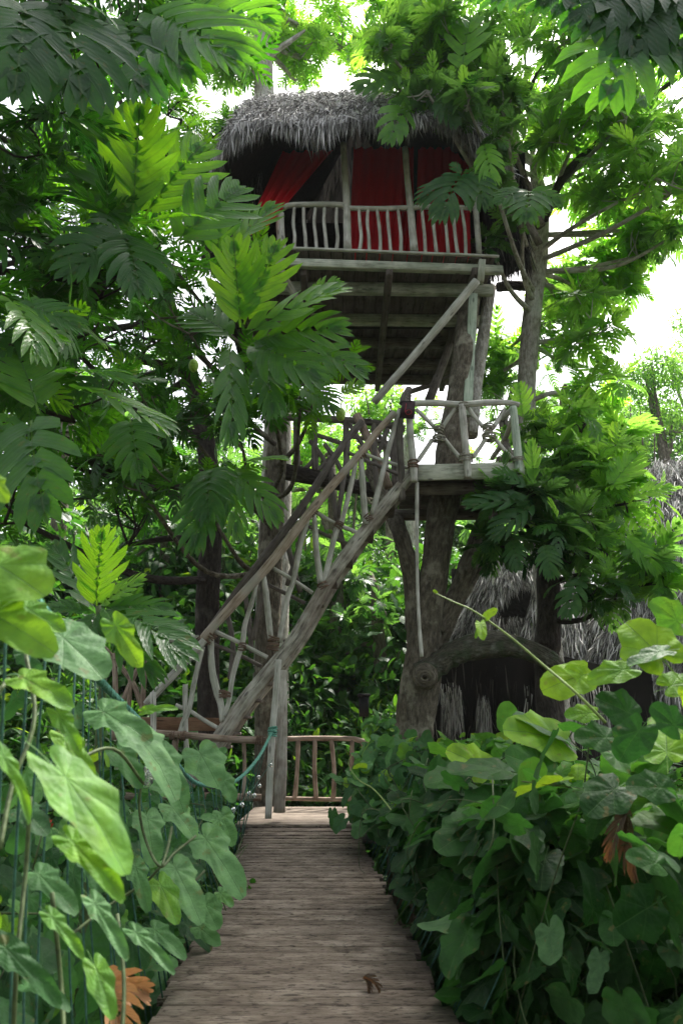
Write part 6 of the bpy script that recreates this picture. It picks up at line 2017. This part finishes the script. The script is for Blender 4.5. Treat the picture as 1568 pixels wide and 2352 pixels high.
def build_lights():
    root = empty("string_lights", tuple(at(600, 1800, 8.2)), "string of small clear glass bulbs hanging beside the netting at the stair foot", "string lights")
    pts = [at(626, 1745, 9.0), at(600, 1785, 8.3), at(575, 1820, 7.6), at(548, 1850, 7.0), at(530, 1880, 6.6)]
    C_ = catmull(pts, 8)
    MB().tube(pts, 0.003, 5, 5).build("wire", M["net"], root)
    for i in range(2, len(C_), 4):
        for q in range(1):
            c = C_[i] + np.array([RNG.normal(0, 0.03), RNG.normal(0, 0.03), -0.03 + RNG.normal(0, 0.02)])
            MB().ball(c, 0.021, (1, 1, 1.15), 6).build("bulb", M["glass"], root)
    for (x, y) in ((290, 1752), (335, 1790), (350, 1768)):
        root = empty("glass_bulb", tuple(at(x, y, 3.4)))
        MB().ball(at(x, y, 3.4), 0.035, (1, 1, 1.1), 8).build("globe", M["glass"], root)
        MB().tube([at(x, y - 14, 3.4), at(x, y - 28, 3.4)], 0.010, 8, 2).build("socket", M["lamp"], root)
        tag(root, {290: "leftmost round glass bulb hanging among the pale vine leaves", 335: "lowest round glass bulb hanging among the pale vine leaves", 350: "rightmost round glass bulb hanging among the pale vine leaves"}[x], "light bulb", "glass bulbs among the left vines")


build_lights()


def dry_leaf(label, b, t, n, k=0.5, w=0.9, tpl=0, tone=0.6):
    lv = Leaves()
    p0, p1 = (at(*b), at(*t)) if len(b) == 3 else (np.array(b[1:]), np.array(t[1:]))
    d = p1 - p0
    for q in range(3):
        lv.add(BFH[(tpl + q) % 4], p0, d + RNG.normal(0, 0.25, 3) * np.linalg.norm(d), np.array(n, float) + RNG.normal(0, .3, 3), np.linalg.norm(d) * (1 - 0.15 * q), kappa=k + 0.5 * q, fold=1.1 - 0.5 * q, curl=-0.8, rnd=tone - 0.15 * q, widen=w * 0.8)
    o = lv.build("dry_leaf", M["dry"])
    tag(o, label, "dry leaf")


dry_leaf("curled orange-brown dead leaf caught low in the left vines", (235, 2240, 2.6), (340, 2300, 2.5), (0.1, -0.7, 0.6), 0.9, 1.1, 1, 0.9)
dry_leaf("small pinkish dead leaf lying on the creeper at the tree foot", (905, 1688, 8.8), (912, 1728, 8.7), (0.1, -0.7, 0.6), 1.2, 1.0, 2, 1.0)
dry_leaf("brown dead leaf hanging in the shade of the right vine thicket", (1440, 1850, 2.9), (1475, 2020, 2.8), (-0.3, -0.8, 0.2), 0.5, 0.5, 3, 0.1)
dry_leaf("orange dead leaf glowing among the sunlit right vine leaves", (1400, 1700, 3.4), (1440, 1760, 3.4), (-0.3, -0.8, 0.2), 0.6, 0.9, 0, 1.0)
dry_leaf("small dark crumpled leaf lying on the right half of the bridge deck", (0, 0.10, 4.10, -0.105), (0, 0.17, 4.02, -0.085), (0.1, -0.1, 1), 1.3, 0.8, 0, -0.2)


def flower(label, x, y, Y):
    root = empty("red_flower", tuple(at(x, y, Y)), label, "flower", "red flowers in the gully plants")
    lv = Leaves()
    p = at(x, y, Y)
    D = rdir(9) * 0.6 + np.array([0.3, -0.2, 0.9])
    lv.add(OVT[1], np.tile(p, (9, 1)), D, rdir(9), 0.05, kappa=0.8, rnd=0.5)
    lv.build("petals", M["red"], root)
    MB().tube([p, p + np.array([-0.02, 0, -0.12])], 0.003, 5, 2).build("stalk", M["stem"], root)


flower("red flower standing out at the left edge among dark leaves", 98, 1912, 2.7)
flower("small red flower deep in the shaded gully plants", 132, 1822, 4.4)

# ================================================================== LIGHT, AIR, SKY, CAMERA
SUN_AZ, SUN_EL = R(28), R(58)   # azimuth clockwise from straight ahead
sd = np.array([math.sin(SUN_AZ) * math.cos(SUN_EL), math.cos(SUN_AZ) * math.cos(SUN_EL), math.sin(SUN_EL)])
L = bpy.data.lights.new("sun", "SUN")
L.energy = 3.0
L.angle = R(6)
L.color = (1.0, 0.96, 0.88)
lo = bpy.data.objects.new("sun", L)
COL.objects.link(lo)
lo.rotation_euler = Vector(tuple(sd)).to_track_quat("Z", "Y").to_euler()

w = bpy.data.worlds.new("World")
sc.world = w
w.use_nodes = True
nt = w.node_tree
nt.nodes.clear()
sky = nt.nodes.new("ShaderNodeTexSky")
sky.sky_type = "NISHITA"
sky.sun_disc = False
sky.sun_elevation = SUN_EL
sky.sun_rotation = SUN_AZ
sky.air_density = 0.9
sky.dust_density = 5.0
sky.ozone_density = 0.6
hs = nt.nodes.new("ShaderNodeHueSaturation")
hs.inputs["Saturation"].default_value = 0.35
nt.links.new(sky.outputs[0], hs.inputs["Color"])
bg = nt.nodes.new("ShaderNodeBackground")
bg.inputs[1].default_value = 0.13
wo = nt.nodes.new("ShaderNodeOutputWorld")
nt.links.new(hs.outputs[0], bg.inputs[0])
nt.links.new(bg.outputs[0], wo.inputs[0])

HZ = (-90, -12, -8.0, 90, 110, 38.0)
hb = bpy.data.meshes.new("haze")
hx = [(x, y, z) for x in (HZ[0], HZ[3]) for y in (HZ[1], HZ[4]) for z in (HZ[2], HZ[5])]
hb.from_pydata(hx, [], [(0, 1, 3, 2), (4, 6, 7, 5), (0, 4, 5, 1), (2, 3, 7, 6), (0, 2, 6, 4), (1, 5, 7, 3)])
hm, hnt, hout = mat_new("haze")
pv = N(hnt, "ShaderNodeVolumePrincipled", {"Color": (0.93, 0.97, 0.95, 1), "Density": 0.0005, "Anisotropy": 0.0})
hnt.links.new(pv.outputs[0], hout.inputs[1])
hb.materials.append(hm)
ho = bpy.data.objects.new("haze", hb)
COL.objects.link(ho)
tag(ho, kind="stuff")

cam = bpy.data.cameras.new("camera")
cam.sensor_fit = "VERTICAL"
cam.sensor_height = 36
cam.lens = 36 * F / 2352
cam.clip_start = 0.05
cam.clip_end = 2000
cam.dof.use_dof = True
cam.dof.focus_distance = 9.5
cam.dof.aperture_fstop = 4.0
co = bpy.data.objects.new("camera", cam)
COL.objects.link(co)
co.location = tuple(CAM)
co.rotation_euler = (R(90) + PITCH, 0, 0)
sc.camera = co

sc.view_settings.view_transform = "Standard"
sc.view_settings.look = "None"
sc.view_settings.exposure = 1.65
sc.view_settings.gamma = 1.0
sc.cycles.use_denoising = True
sc.cycles.max_bounces = 7
sc.cycles.diffuse_bounces = 4
sc.cycles.glossy_bounces = 3
sc.cycles.transmission_bounces = 5
sc.cycles.transparent_max_bounces = 6
sc.cycles.sample_clamp_indirect = 6.0
sc.render.film_transparent = False
